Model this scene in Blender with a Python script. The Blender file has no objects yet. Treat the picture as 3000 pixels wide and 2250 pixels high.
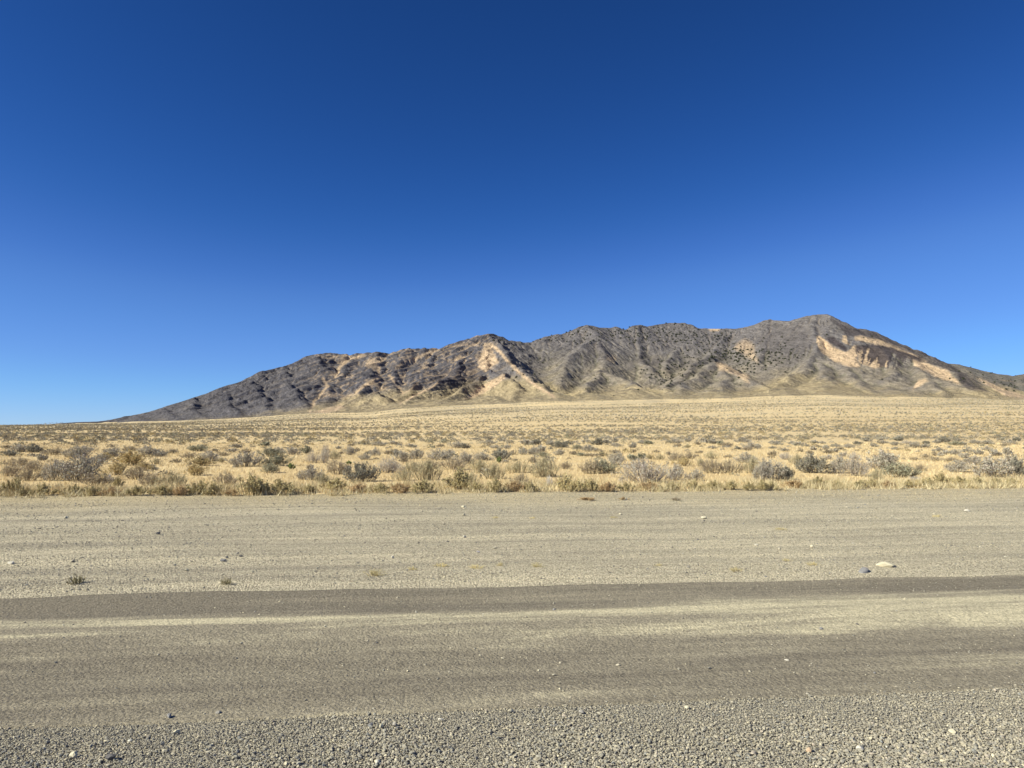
import bpy, math, random
import numpy as np
from mathutils import Vector

# ------------------------------------------------------------------ camera, sky, sun
F = 2142.0          # focal length in pixels of the 3000 px wide photograph
CAMH = 1.65
PITCH = math.atan(125.0 / F)
scene = bpy.context.scene
cam_d = bpy.data.cameras.new("camera")
cam = bpy.data.objects.new("camera", cam_d)
scene.collection.objects.link(cam)
cam_d.sensor_width = 36.0
cam_d.lens = 36.0 * F / 3000.0
cam_d.clip_start = 0.05
cam_d.clip_end = 40000
cam.location = (0, 0, CAMH)
cam.rotation_euler = (math.radians(90) + PITCH, 0, 0)
scene.camera = cam

SUN_EL = math.radians(36)
SUN_AZ = math.atan2(-0.92, -0.39)          # measured from +Y towards +X
world = bpy.data.worlds.new("World")
scene.world = world
world.use_nodes = True
wn = world.node_tree
for n in list(wn.nodes): wn.nodes.remove(n)
sky = wn.nodes.new("ShaderNodeTexSky")
sky.sky_type = 'NISHITA'
sky.sun_disc = False
sky.sun_elevation = SUN_EL
sky.sun_rotation = SUN_AZ
sky.altitude = 4000
sky.air_density = 1.0
sky.dust_density = 0.6
sky.ozone_density = 10.0
bg = wn.nodes.new("ShaderNodeBackground")
bg.inputs['Strength'].default_value = 0.0692
wo = wn.nodes.new("ShaderNodeOutputWorld")
# the same film response on the whole sky: deep navy overhead, soft blue at the horizon
gam = wn.nodes.new('ShaderNodeGamma'); gam.inputs['Gamma'].default_value = 0.675
vm = wn.nodes.new('ShaderNodeVectorMath'); vm.operation = 'SCALE'; vm.inputs['Scale'].default_value = 0.2818
crv = wn.nodes.new('ShaderNodeRGBCurve')
for ci, pts in enumerate([[(.126, .100), (.175, .158), (.213, .238), (.250, .310), (.447, .48), (.656, .62), (1, .82)],
                          [(.237, .232), (.323, .328), (.399, .428), (.453, .500), (.60, .615), (.707, .695), (.866, .78), (1, .86)],
                          [(.465, .465), (.65, .655), (.82, .82), (1, .93)]]):
    cv = crv.mapping.curves[ci]
    cv.points[0].location = (0, 0); cv.points[1].location = pts[-1]
    for q_ in pts[:-1]: cv.points.new(*q_)
crv.mapping.update()
gm2 = wn.nodes.new('ShaderNodeGamma'); gm2.inputs['Gamma'].default_value = 2.0
wn.links.new(sky.outputs[0], gam.inputs['Color']); wn.links.new(gam.outputs[0], vm.inputs[0]); wn.links.new(vm.outputs[0], crv.inputs['Color'])
wn.links.new(crv.outputs[0], gm2.inputs['Color']); 
vs = wn.nodes.new('ShaderNodeVectorMath'); vs.operation = 'SCALE'; vs.inputs['Scale'].default_value = 10.0
wn.links.new(gm2.outputs[0], vs.inputs[0]); wn.links.new(vs.outputs[0], bg.inputs['Color'])
wn.links.new(bg.outputs[0], wo.inputs['Surface'])

sun_d = bpy.data.lights.new("sun", 'SUN')
sun_d.energy = 5.0
sun_d.angle = math.radians(0.53)
sun_d.color = (1.0, 0.95, 0.755)
sun = bpy.data.objects.new("sun", sun_d)
scene.collection.objects.link(sun)
sdir = Vector((math.sin(SUN_AZ) * math.cos(SUN_EL), math.cos(SUN_AZ) * math.cos(SUN_EL), math.sin(SUN_EL)))
sun.rotation_euler = sdir.to_track_quat('Z', 'Y').to_euler()
sun.location = (0, 0, 50)

scene.view_settings.view_transform = 'Standard'
scene.view_settings.look = 'None'
scene.view_settings.exposure = 0.53
scene.view_settings.gamma = 1.0
scene.render.resolution_x = 1024
scene.render.resolution_y = 768

# ------------------------------------------------------------------ helpers
rng = np.random.default_rng(7)
random.seed(7)
CP, SP = math.cos(PITCH), math.sin(PITCH)

def world_at(px, py, Y):
    """point at depth Y seen at photograph pixel (px,py) - used to survey real positions"""
    cx = (np.asarray(px, float) - 1500) / F
    cy = (1125 - np.asarray(py, float)) / F
    dy = CP - SP * cy
    dz = SP + CP * cy
    return cx / dy * Y, Y + 0 * cx, CAMH + dz / dy * Y

def project(x, y, z):
    dz = z - CAMH
    f = y * CP + dz * SP
    f = np.where(f < 0.01, 0.01, f)
    u = -y * SP + dz * CP
    return 1500 + F * x / f, 1125 - F * u / f

def _hash(ix, iy, seed):
    h = (ix.astype(np.int64) * 374761393 + iy.astype(np.int64) * 668265263 + seed * 1442695041) & 0xFFFFFFFF
    h = ((h ^ (h >> 13)) * 1274126177) & 0xFFFFFFFF
    h = (h ^ (h >> 16)) & 0xFFFFFFFF
    return h

def perlin(x, y, seed=0):
    x = np.asarray(x, float); y = np.asarray(y, float)
    ix = np.floor(x); iy = np.floor(y)
    fx = x - ix; fy = y - iy
    ix = ix.astype(np.int64); iy = iy.astype(np.int64)
    u = fx * fx * fx * (fx * (fx * 6 - 15) + 10)
    v = fy * fy * fy * (fy * (fy * 6 - 15) + 10)
    def g(dx, dy):
        a = _hash(ix + dx, iy + dy, seed) * (2 * math.pi / 4294967296.0)
        return np.cos(a) * (fx - dx) + np.sin(a) * (fy - dy)
    a = g(0, 0); b = g(1, 0); c = g(0, 1); d = g(1, 1)
    return (a + (b - a) * u + (c - a) * v + (a - b - c + d) * u * v) * 1.5

def fbm(x, y, oct=4, seed=0, gain=0.5):
    s = 0; a = 1; t = 0
    for o in range(oct):
        s = s + a * perlin(x * 2 ** o + 17.3 * o, y * 2 ** o - 9.1 * o, seed + o)
        t += a; a *= gain
    return s / t

def ridged(x, y, oct=4, seed=0):
    s = 0; a = 1; t = 0
    for o in range(oct):
        s = s + a * (1 - 2 * np.abs(perlin(x * 2 ** o + 7.7 * o, y * 2 ** o + 3.1 * o, seed + o)))
        t += a; a *= 0.5
    return s / t

def sstep(a, b, x):
    t = np.clip((x - a) / (b - a), 0, 1)
    return t * t * (3 - 2 * t)

def make_mesh(name, verts, faces, col=None, smooth=False, mats=None):
    """fast mesh from numpy arrays; faces is (n,3) or (n,4); col is per-vertex rgb"""
    me = bpy.data.meshes.new(name)
    verts = np.ascontiguousarray(verts, dtype=np.float32)
    faces = np.ascontiguousarray(faces, dtype=np.int32)
    n, k = faces.shape
    me.vertices.add(len(verts)); me.vertices.foreach_set('co', verts.ravel())
    me.loops.add(n * k); me.loops.foreach_set('vertex_index', faces.ravel())
    me.polygons.add(n)
    me.polygons.foreach_set('loop_start', np.arange(0, n * k, k, dtype=np.int32))
    me.polygons.foreach_set('loop_total', np.full(n, k, dtype=np.int32))
    me.polygons.foreach_set('use_smooth', np.full(n, bool(smooth)))
    me.update(calc_edges=True)
    if col is not None:
        ca = me.color_attributes.new('Col', 'FLOAT_COLOR', 'POINT')
        c4 = np.ones((len(verts), 4), dtype=np.float32); c4[:, :3] = col
        ca.data.foreach_set('color', c4.ravel())
    if mats is not None: me.materials.append(mats)
    return me

def add_obj(name, me, parent=None, label=None, cat=None, group=None, kind=None, loc=None):
    o = bpy.data.objects.new(name, me)
    scene.collection.objects.link(o)
    if parent is not None: o.parent = parent
    if label: o['label'] = label
    if cat: o['category'] = cat
    if group: o['group'] = group
    if kind: o['kind'] = kind
    if loc is not None: o.location = loc
    return o

def grid_faces(ny, nx):
    j, i = np.meshgrid(np.arange(ny - 1), np.arange(nx - 1), indexing='ij')
    a = (j * nx + i).ravel()
    return np.stack([a, a + 1, a + nx + 1, a + nx], 1)

class NT:
    """tiny helper for node materials"""
    def __init__(self, name):
        self.m = bpy.data.materials.new(name); self.m.use_nodes = True
        self.t = self.m.node_tree
        for n in list(self.t.nodes): self.t.nodes.remove(n)
        self.out = self.t.nodes.new('ShaderNodeOutputMaterial')
        self.b = self.t.nodes.new('ShaderNodeBsdfPrincipled')
        self.b.inputs['Roughness'].default_value = 1.0
        self.b.inputs['Specular IOR Level'].default_value = 0.15
        self.t.links.new(self.b.outputs[0], self.out.inputs['Surface'])
        g = self.t.nodes.new('ShaderNodeNewGeometry'); self.pos = g.outputs['Position']
    def n(self, typ, **kw):
        nd = self.t.nodes.new(typ)
        for k, v in kw.items(): setattr(nd, k, v)
        return nd
    def link(self, a, b): self.t.links.new(a, b)
    def setin(self, sock, v):
        if hasattr(v, 'is_linked') or isinstance(v, bpy.types.NodeSocket): self.link(v, sock)
        else: sock.default_value = v
    def math(self, op, a, b=0.0, c=0.0, clamp=False):
        nd = self.n('ShaderNodeMath', operation=op, use_clamp=clamp)
        self.setin(nd.inputs[0], a); self.setin(nd.inputs[1], b); self.setin(nd.inputs[2], c)
        return nd.outputs[0]
    def mapping(self, vec, scale=(1, 1, 1), rot=(0, 0, 0), loc=(0, 0, 0)):
        nd = self.n('ShaderNodeMapping')
        self.link(vec, nd.inputs['Vector'])
        nd.inputs['Scale'].default_value = scale; nd.inputs['Rotation'].default_value = rot; nd.inputs['Location'].default_value = loc
        return nd.outputs[0]
    def noise(self, vec, scale, detail=4, rough=0.55, dist=0.0):
        nd = self.n('ShaderNodeTexNoise')
        self.link(vec, nd.inputs['Vector']); nd.inputs['Scale'].default_value = scale
        nd.inputs['Detail'].default_value = detail; nd.inputs['Roughness'].default_value = rough
        nd.inputs['Distortion'].default_value = dist
        return nd.outputs['Fac']
    def voronoi(self, vec, scale, out='Distance', rnd=1.0):
        nd = self.n('ShaderNodeTexVoronoi')
        self.link(vec, nd.inputs['Vector']); nd.inputs['Scale'].default_value = scale
        nd.inputs['Randomness'].default_value = rnd
        return nd.outputs[out]
    def ramp(self, fac, pts):
        nd = self.n('ShaderNodeValToRGB')
        cr = nd.color_ramp
        while len(cr.elements) < len(pts): cr.elements.new(0.5)
        for e, (p, c) in zip(cr.elements, pts):
            e.position = p; e.color = (c, c, c, 1) if not hasattr(c, '__len__') else (*c, 1)
        self.link(fac, nd.inputs[0])
        return nd.outputs[0]
    def mr(self, v, a, b, c=0.0, d=1.0):
        nd = self.n('ShaderNodeMapRange'); self.setin(nd.inputs[0], v)
        for i, q in enumerate((a, b, c, d)): nd.inputs[i + 1].default_value = q
        return nd.outputs[0]
    def mix(self, fac, a, b, mode='MIX'):
        nd = self.n('ShaderNodeMix', data_type='RGBA', blend_type=mode)
        self.setin(nd.inputs[0], fac)
        for s, v in ((nd.inputs[6], a), (nd.inputs[7], b)):
            if isinstance(v, bpy.types.NodeSocket): self.link(v, s)
            else: s.default_value = (*v, 1) if len(v) == 3 else v
        return nd.outputs[2]
    def attr(self, name='Col'):
        nd = self.n('ShaderNodeAttribute'); nd.attribute_name = name
        return nd.outputs['Color']
    def bump(self, h, dist, strength=1.0, normal=None):
        nd = self.n('ShaderNodeBump')
        self.link(h, nd.inputs['Height']); nd.inputs['Distance'].default_value = dist
        nd.inputs['Strength'].default_value = strength
        if normal is not None: self.link(normal, nd.inputs['Normal'])
        return nd.outputs[0]
    def finish(self, col, normal=None):
        self.setin(self.b.inputs['Base Color'], col)
        if normal is not None: self.link(normal, self.b.inputs['Normal'])
        return self.m

# ------------------------------------------------------------------ terrain functions
ROADA = math.radians(6.2)
CA, SA = math.cos(ROADA), math.sin(ROADA)
V_NEAR, V_FAR, V_VEG = 4.56, 7.62, 18.6     # near road edge, far road edge, edge of the plants
def uv_of(x, y): return x * CA + y * SA, y * CA - x * SA
def xy_of(u, v): return u * CA - v * SA, v * CA + u * SA

def foot_tab():
    t = [(-1500, 1252), (-600, 1251), (0, 1247.5), (300, 1244), (500, 1241), (742, 1232), (900, 1222), (1076, 1211), (1171, 1200), (1307, 1191),
         (1443, 1185), (1629, 1176), (1923, 1172), (2093, 1172), (2262, 1167), (2420, 1166), (2589, 1172), (2759, 1176), (3000, 1182), (3600, 1188), (5200, 1215)]
    return np.array(t, float).T
FT = foot_tab()

def ground_z(x, y):
    x = np.asarray(x, float); y = np.asarray(y, float)
    r = np.hypot(x, y); yy = np.maximum(y, 1.0)
    px = np.clip(1500 + F * x / yy, -1500, 5200)
    px = np.where(y < 1, 1500 + np.sign(x) * 3700, px)
    lb = (1250 - np.interp(px, FT[0], FT[1]) - 8 * sstep(900, 1100, px)) / F + 0.0011
    s = 0.18 * sstep(60, 330, r) + 0.55 * sstep(160, 760, r) + 0.27 * sstep(500, 1600, r)
    front = sstep(-200, 100, y)
    z = np.minimum(r, 1700) * lb * s * front
    # low swells and washes on the plain
    amp = 1.0 * sstep(100, 1500, r)
    z = z + amp * (1.1 * fbm(x / 260, y / 200, 3, 11) + 0.5 * fbm(x / 60, y / 60, 2, 12))
    z = z + 0.10 * sstep(18, 60, r) * fbm(x / 9, y / 9, 3, 13)
    return z

def near_z(x, y):
    """road, verges: centimetres of shape"""
    u, v = uv_of(x, y)
    z = 0.02 * fbm(u / 3.0, v / 1.2, 3, 21)
    z = z + 0.045 * np.exp(-((v - 8.25 - 0.25 * perlin(u / 2.0, u * 0, 5)) / 0.45) ** 2) * (0.6 + 0.5 * perlin(u / 1.3, v / 2, 6))   # low berm left by the grader
    z = z - 0.025 * np.exp(-((v - 7.1) / 0.35) ** 2) - 0.02 * np.exp(-((v - 5.3) / 0.35) ** 2)              # wheel tracks
    z = z + 0.02 * np.exp(-((v - 6.2) / 0.3) ** 2)
    z = z + 0.03 * sstep(V_NEAR + 0.1, V_NEAR - 0.8, v)
    z = z + 0.05 * fbm(u / 5.0, v / 3.0, 2, 22) * sstep(8.5, 11, v)
    return z

def surf_z(x, y):
    """visible ground level anywhere outside the mountain"""
    u, v = uv_of(x, y)
    w = sstep(V_VEG - 0.5, V_VEG + 3, v)
    return near_z(x, y) * (1 - w) * (np.abs(v) < 40) + ground_z(x, y)
# ------------------------------------------------------------------ mountain
SKY = [(150,1252),(284,1243),(362,1221),(386,1219),(467,1199),(491,1194),(514,1184),(526,1186),(552,1179),(565,1167),(582,1166),(606,1167),(628,1153),(645,1150),
 (670,1137),(691,1126),(715,1116),(738,1106),(769,1087),(799,1082),(833,1074),(854,1064),(877,1052),(900,1041),(928,1033),(965,1031),(990,1036),
 (1010,1036),(1017,1044),(1046,1037),(1070,1036),(1103,1030),(1117,1031),(1127,1037),(1141,1037),(1158,1029),(1185,1020),(1205,1023),(1236,1023),(1244,1019),
 (1253,1023),(1266,1021),(1283,1023),(1317,1007),(1341,999),(1358,998),(1375,992),(1402,982),(1429,977),(1449,981),(1470,985),(1487,995),(1521,997),(1531,1003),
 (1558,1002),(1578,993),(1599,985),(1631,977),(1643,979),(1672,969),(1699,957),(1720,951),(1740,956),(1753,960),(1787,960),(1803,956),(1818,963),(1833,965),
 (1855,954),(1876,951),(1896,957),(1923,951),(1957,945),(2001,946),(2025,951),(2048,960),(2076,962),(2126,963),(2154,964),(2181,958),(2208,951),(2238,939),
 (2255,935),(2276,938),(2314,938),(2338,933),(2365,924),(2396,920),(2413,920),(2430,927),(2453,941),(2481,953),(2501,961),(2531,963),(2548,968),(2576,982),
 (2606,997),(2640,1009),(2684,1024),(2725,1041),(2759,1055),(2782,1066),(2826,1092),(2860,1114),(2900,1134),(2960,1155),(3020,1172),(3100,1185)]
CRY = np.array([(150,1780),(284,1850),(565,2050),(900,2300),(1430,2330),(1550,2420),(1960,2620),(2250,2480),(2400,2330),(2560,2260),(2800,2080),(2900,1960),(3100,1750)], float).T
crest = [(p, q, float(np.interp(p, CRY[0], CRY[1]))) for p, q in SKY]
# (slope, [(px,py,depth)...])
RIDGES = [
 (0.62, crest),
 # left massif
 (0.60, [(400,1216,1940),(420,1232,1800)]),
 (0.60, [(480,1196,1980),(500,1212,1880),(520,1232,1780)]),
 (0.60, [(565,1168,2040),(575,1195,1920),(585,1225,1780)]),
 (0.60, [(660,1142,2110),(680,1175,1960),(690,1215,1780)]),
 (0.62, [(730,1109,2160),(760,1145,2020),(790,1190,1860),(800,1225,1720)]),
 (0.75, [(833,1074,2230),(845,1110,2110),(870,1150,1960),(890,1178,1840),(900,1205,1720)]),
 (0.70, [(928,1034,2290),(945,1065,2200),(940,1110,2090),(925,1150,1980)]),
 (0.65, [(1050,1038,2300),(1010,1080,2180),(975,1130,2030),(950,1170,1900),(925,1205,1740)]),
 (0.75, [(1110,1030,2300),(1098,1065,2180),(1085,1110,2040),(1050,1150,1920),(1010,1190,1780),(985,1208,1700)]),
 (0.75, [(1195,1021,2300),(1170,1070,2170),(1150,1115,2040),(1160,1150,1930),(1165,1180,1800)]),
 (0.66, [(1090,1150,1860),(1120,1160,1800),(1155,1195,1660)]),
 (0.62, [(1290,1023,2300),(1260,1070,2160),(1230,1110,2040),(1190,1150,1900),(1130,1185,1760),(1080,1205,1660)]),
 (0.66, [(1400,984,2330),(1370,1040,2200),(1340,1080,2070),(1310,1110,1960),(1240,1150,1800),(1190,1182,1680)]),
 # pointed middle peak and its spurs
 (0.72, [(1429,977,2330),(1425,1010,2240),(1430,1055,2130),(1435,1085,2020),(1395,1120,1900),(1330,1150,1760),(1290,1180,1640)]),
 (0.80, [(1436,1085,2010),(1478,1094,1900),(1495,1120,1800),(1510,1150,1700),(1515,1176,1580)]),
 (0.74, [(1429,977,2330),(1470,1020,2160),(1500,1055,2020),(1540,1100,1850),(1590,1140,1680),(1635,1168,1560)]),
 # central basin
 (0.62, [(1600,985,2440),(1590,1030,2330),(1570,1060,2250)]),
 (0.66, [(1720,951,2480),(1750,985,2350),(1775,1040,2200),(1765,1080,2060),(1740,1120,1860),(1715,1150,1700),(1700,1172,1560)]),
 (0.60, [(1760,1085,2040),(1830,1110,1900),(1890,1140,1740),(1930,1164,1600)]),
 (0.60, [(1750,985,2350),(1690,1020,2240),(1660,1070,2100),(1640,1110,1960)]),
 (0.66, [(1876,951,2560),(1870,1000,2430),(1880,1050,2280),(1900,1085,2120)]),
 (0.72, [(1963,946,2620),(1984,1010,2440),(1965,1050,2280),(1945,1085,2140)]),
 (0.60, [(2154,964,2540),(2110,1010,2390),(2060,1045,2240),(2020,1075,2080),(1985,1105,1920),(1955,1140,1720)]),
 (0.52, [(2100,1057,2120),(2135,1078,1980),(2170,1105,1830),(2230,1130,1700),(2262,1148,1600)]),
 (0.52, [(2125,1075,1990),(2120,1110,1820),(2110,1150,1640),(2105,1172,1550)]),
 (0.52, [(2100,1060,2100),(2040,1095,1900),(2000,1130,1740),(1990,1165,1580)]),
 # highest peak
 (0.66, [(2255,935,2480),(2250,980,2360),(2235,1020,2240),(2225,1060,2120)]),
 (0.62, [(2396,920,2330),(2388,985,2180),(2395,1040,2030),(2345,1085,1880),(2300,1115,1740),(2250,1145,1600)]),
 (0.58, [(2395,1040,2030),(2440,1058,1950),(2500,1080,1860),(2580,1108,1760),(2640,1130,1670),(2685,1148,1600)]),
 (0.60, [(2396,920,2330),(2430,975,2200),(2460,1010,2110)]),
 (0.50, [(2400,1060,1960),(2420,1100,1800),(2440,1140,1620)]),
 (0.50, [(2470,1075,1880),(2520,1120,1720),(2560,1160,1580)]),
 (0.62, [(2531,963,2260),(2515,1000,2160),(2540,1008,2110),(2600,1022,2060),(2660,1044,2000),(2730,1062,1950),(2790,1085,1900),(2850,1115,1840)]),
 (0.60, [(2600,1022,2060),(2600,1060,1950),(2610,1095,1850)]),
 (0.55, [(2690,1052,1980),(2700,1085,1870),(2715,1112,1760),(2740,1135,1640),(2770,1165,1550)]),
 (0.55, [(2715,1108,1780),(2770,1118,1720),(2840,1140,1640),(2900,1165,1560)]),
 (0.55, [(2790,1085,1900),(2850,1130,1760),(2930,1165,1640)]),
 # low pale toes where the slopes run out onto the fan
 (0.24, [(2262,1118,1760),(2290,1148,1570),(2305,1172,1430)]), (0.24, [(2400,1118,1700),(2425,1150,1540),(2440,1176,1400)]),
 (0.22, [(1620,1150,1660),(1640,1168,1520),(1650,1184,1400)]), (0.22, [(1850,1138,1740),(1880,1160,1570),(1890,1180,1420)]),
 (0.22, [(2080,1142,1680),(2100,1163,1530),(2110,1182,1400)]), (0.24, [(2600,1134,1680),(2640,1160,1540),(2660,1180,1420)]),
 (0.24, [(2800,1150,1660),(2830,1172,1520),(2840,1188,1420)]), (0.24, [(1300,1168,1740),(1330,1185,1600),(1345,1198,1480)]),
 (0.24, [(1440,1160,1680),(1460,1178,1540),(1470,1192,1420)]), (0.24, [(1000,1190,1740),(1015,1207,1620),(1025,1218,1520)]), (0.24, [(1160,1180,1740),(1180,1197,1600),(1190,1210,1480)]),
 (0.24, [(1740,1152,1700),(1755,1170,1540),(1765,1184,1410)]), (0.24, [(1970,1150,1660),(1990,1168,1520),(1995,1184,1400)]), (0.24, [(2960,1165,1640),(2990,1180,1500)]),
]
def seg_ridge(X, Y, pts, k, out):
    P = [world_at(*p) for p in pts]
    for a, b in zip(P[:-1], P[1:]):
        ax, ay, az = a; bx, by, bz = b
        dx, dy = bx - ax, by - ay
        L2 = dx * dx + dy * dy + 1e-6
        t = np.clip(((X - ax) * dx + (Y - ay) * dy) / L2, 0, 1)
        d = np.hypot(X - ax - t * dx, Y - ay - t * dy)
        z = az + (bz - az) * t
        d2 = np.sqrt(d * d + 36) - 6
        np.maximum(out, z - k * d2 / (1 + d2 / 2600.0), out=out)

MX0, MX1, MY0, MY1, MS = -1330.0, 2150.0, 1300.0, 2900.0, 2.8
mxs = np.arange(MX0, MX1 + 1, MS); mys = np.arange(MY0, MY1 + 1, MS)
GX, GY = np.meshgrid(mxs, mys)
WX = GX + 27 * fbm(GX / 130, GY / 130, 5, 31, 0.5)
WY = GY + 27 * fbm(GX / 130 + 50, GY / 130, 5, 32, 0.5)
R1 = np.full(GX.shape, -500.0)
for k, pts in RIDGES[1:]:
    seg_ridge(WX, WY, pts, k * (0.70 if pts[0][0] < 820 else 0.74 if pts[0][0] < 1350 else 1.12), R1)
RC = np.full(GX.shape, -500.0)
seg_ridge(GX + 0.25 * (WX - GX), GY + 1.0 * (WY - GY), crest, 0.62, RC)
R = np.maximum(R1, RC)
G = ground_z(GX, GY)
rel = np.clip(R - G, 0, 400)
crest_d = np.clip(R - RC, 0, 60)
# rocky relief: gullied noise, quieter at the foot and smaller right on the skyline
nearcrest = np.exp(-np.clip((RC.max(axis=0, keepdims=True) - R), 0, 400) / 14.0)
rock = sstep(4, 60, rel)
ppx, ppy = project(GX, GY, R)
left = sstep(1700, 1450, ppx)             # the left half is craggy, the right half smooth
rough = 0.45 + 0.75 * left
R = R + rock * rough * (1 - 0.75 * nearcrest) * ((12 - 9 * left) * (ridged(WX / 95, WY / 120, 6, 41) - 0.45) + (2.6 - 1.0 * left) * (ridged(GX / 42, GY / 46, 4, 42) - 0.4))
R = R + rock * (0.45 + 1.0 * left) * (1 - 0.5 * nearcrest) * (2.2 * np.tanh(6 * perlin((R * 0.83 - GX * 0.5 + GY * 0.18) / 19, (GX + 0.6 * R) / 290, 45)) + 1.3 * np.tanh(6 * perlin((R * 0.83 - GX * 0.5 + GY * 0.18) / 9, (GX + 0.6 * R) / 150, 46)))
# tilted rock beds
bed = (R * 0.83 - GX * 0.5 + GY * 0.18)
R = R + rock * (0.3 + 0.9 * left) * (1 - 0.5 * nearcrest) * (2.5 * ridged(bed / 26, (GX + GY) / 110, 3, 43) + 1.3 * perlin(bed / 9, (GX + GY) / 50, 44)) - rock * 1.0
H = G + np.log1p(np.exp(np.clip((R - G) / 11.0, -30, 60))) * 11.0

# rain erosion: many droplets at once
def erode(H, n, steps, batches, seed, cs=MS):
    r = np.random.default_rng(seed)
    ny, nx = H.shape
    H = H.copy(); sed_map = np.zeros_like(H)
    prob = np.clip(rel, 0, 30).ravel() + 0.2; prob = np.cumsum(prob / prob.sum())
    for b in range(batches):
        idx = np.searchsorted(prob, r.random(n)); idx = np.clip(idx, 0, ny * nx - 1)
        py_, px_ = np.divmod(idx, nx)
        x = np.clip(px_ + r.random(n), 2, nx - 4); y = np.clip(py_ + r.random(n), 2, ny - 4)
        dx = np.zeros(n); dy = np.zeros(n); sed = np.zeros(n); vel = np.ones(n); wat = np.ones(n)
        for s in range(steps):
            ix = x.astype(int); iy = y.astype(int); fx = x - ix; fy = y - iy
            k = iy * nx + ix
            Hf = H.ravel()
            a = Hf[k]; bb = Hf[k + 1]; c = Hf[k + nx]; d = Hf[k + nx + 1]
            gx = (bb - a) * (1 - fy) + (d - c) * fy
            gy = (c - a) * (1 - fx) + (d - bb) * fx
            h0 = a * (1 - fx) * (1 - fy) + bb * fx * (1 - fy) + c * (1 - fx) * fy + d * fx * fy
            dx = dx * 0.25 - gx * 0.75; dy = dy * 0.25 - gy * 0.75
            l = np.hypot(dx, dy) + 1e-6; ddx = dx / l; ddy = dy / l
            x2 = np.clip(x + ddx, 2, nx - 4); y2 = np.clip(y + ddy, 2, ny - 4)
            jx = x2.astype(int); jy = y2.astype(int); qx = x2 - jx; qy = y2 - jy
            k2 = jy * nx + jx
            h1 = Hf[k2] * (1 - qx) * (1 - qy) + Hf[k2 + 1] * qx * (1 - qy) + Hf[k2 + nx] * (1 - qx) * qy + Hf[k2 + nx + 1] * qx * qy
            dh = h1 - h0
            cap = np.maximum(-dh, 0.02) * vel * wat * 0.9
            over = sed - cap
            dep = np.where(dh > 0, np.minimum(dh, sed), np.where(over > 0, over * 0.25, 0))
            ero = np.where((dh <= 0) & (over <= 0), np.minimum(-over * 0.25, -dh), 0)
            ch = dep - ero
            sed = sed - ch
            for kk, w in ((k, (1 - fx) * (1 - fy)), (k + 1, fx * (1 - fy)), (k + nx, (1 - fx) * fy), (k + nx + 1, fx * fy)):
                add = np.bincount(kk, weights=ch * w, minlength=ny * nx).reshape(ny, nx)
                H += np.clip(add, -1.2, 1.2)
                sed_map += np.clip(np.bincount(kk, weights=dep * w, minlength=ny * nx).reshape(ny, nx), 0, 1)
            vel = np.sqrt(np.maximum(vel * vel - dh * 0.4, 0.1)); vel = np.minimum(vel, 6)
            wat *= 0.985
            x, y = x2, y2
    return H, sed_map
H0 = H
H, SED = erode(H, 16000, 42, 9, 5)

def blur(A, n=1):
    for _ in range(n):
        B = np.pad(A, 1, mode='edge')
        A = (B[:-2, 1:-1] + B[2:, 1:-1] + B[1:-1, :-2] + B[1:-1, 2:] + 2 * A) / 6.0
    return A
H = H0 + (0.5 * blur(H - H0, 1) + 0.5 * (H - H0))

def bilin(A, x, y):
    fx = np.clip((x - MX0) / MS, 0, A.shape[1] - 1.001); fy = np.clip((y - MY0) / MS, 0, A.shape[0] - 1.001)
    ix = fx.astype(int); iy = fy.astype(int); fx = fx - ix; fy = fy - iy
    return A[iy, ix] * (1 - fx) * (1 - fy) + A[iy, ix + 1] * fx * (1 - fy) + A[iy + 1, ix] * (1 - fx) * fy + A[iy + 1, ix + 1] * fx * fy

# how much a place belongs to the mountain (contour that joins ground and mountain sheets)
edge = np.maximum.accumulate(blur(R - G, 2), axis=0)
edgebox = np.minimum(np.minimum(GX - MX0, MX1 - GX), np.minimum(GY - MY0, MY1 - GY))
own = np.clip((edge + 2.0) / 4.0, -1, 1)
own = np.where(edgebox < 12, -1, own)
HM = H + np.minimum(own, 0) * 3.0
def ground_full(x, y):
    """ground sheet height: meets the mountain at its foot and stays underneath it"""
    z = surf_z(x, y)
    ins = (x > MX0 + 1) & (x < MX1 - 1) & (y > MY0 + 1) & (y < MY1 - 1)
    h = bilin(H, x, y); o = bilin(own, x, y)
    w = np.clip(np.minimum(np.minimum(x - MX0, MX1 - x), np.minimum(y - MY0, MY1 - y)) / 40, 0, 1)
    w = np.where(ins, w, 0)
    z = z * (1 - w) + h * w
    return z - np.where(ins, np.maximum(o, 0) * 6.0 + np.clip((bilin(edge, x, y) - 6) * 3, 0, 60), 0)

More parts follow.
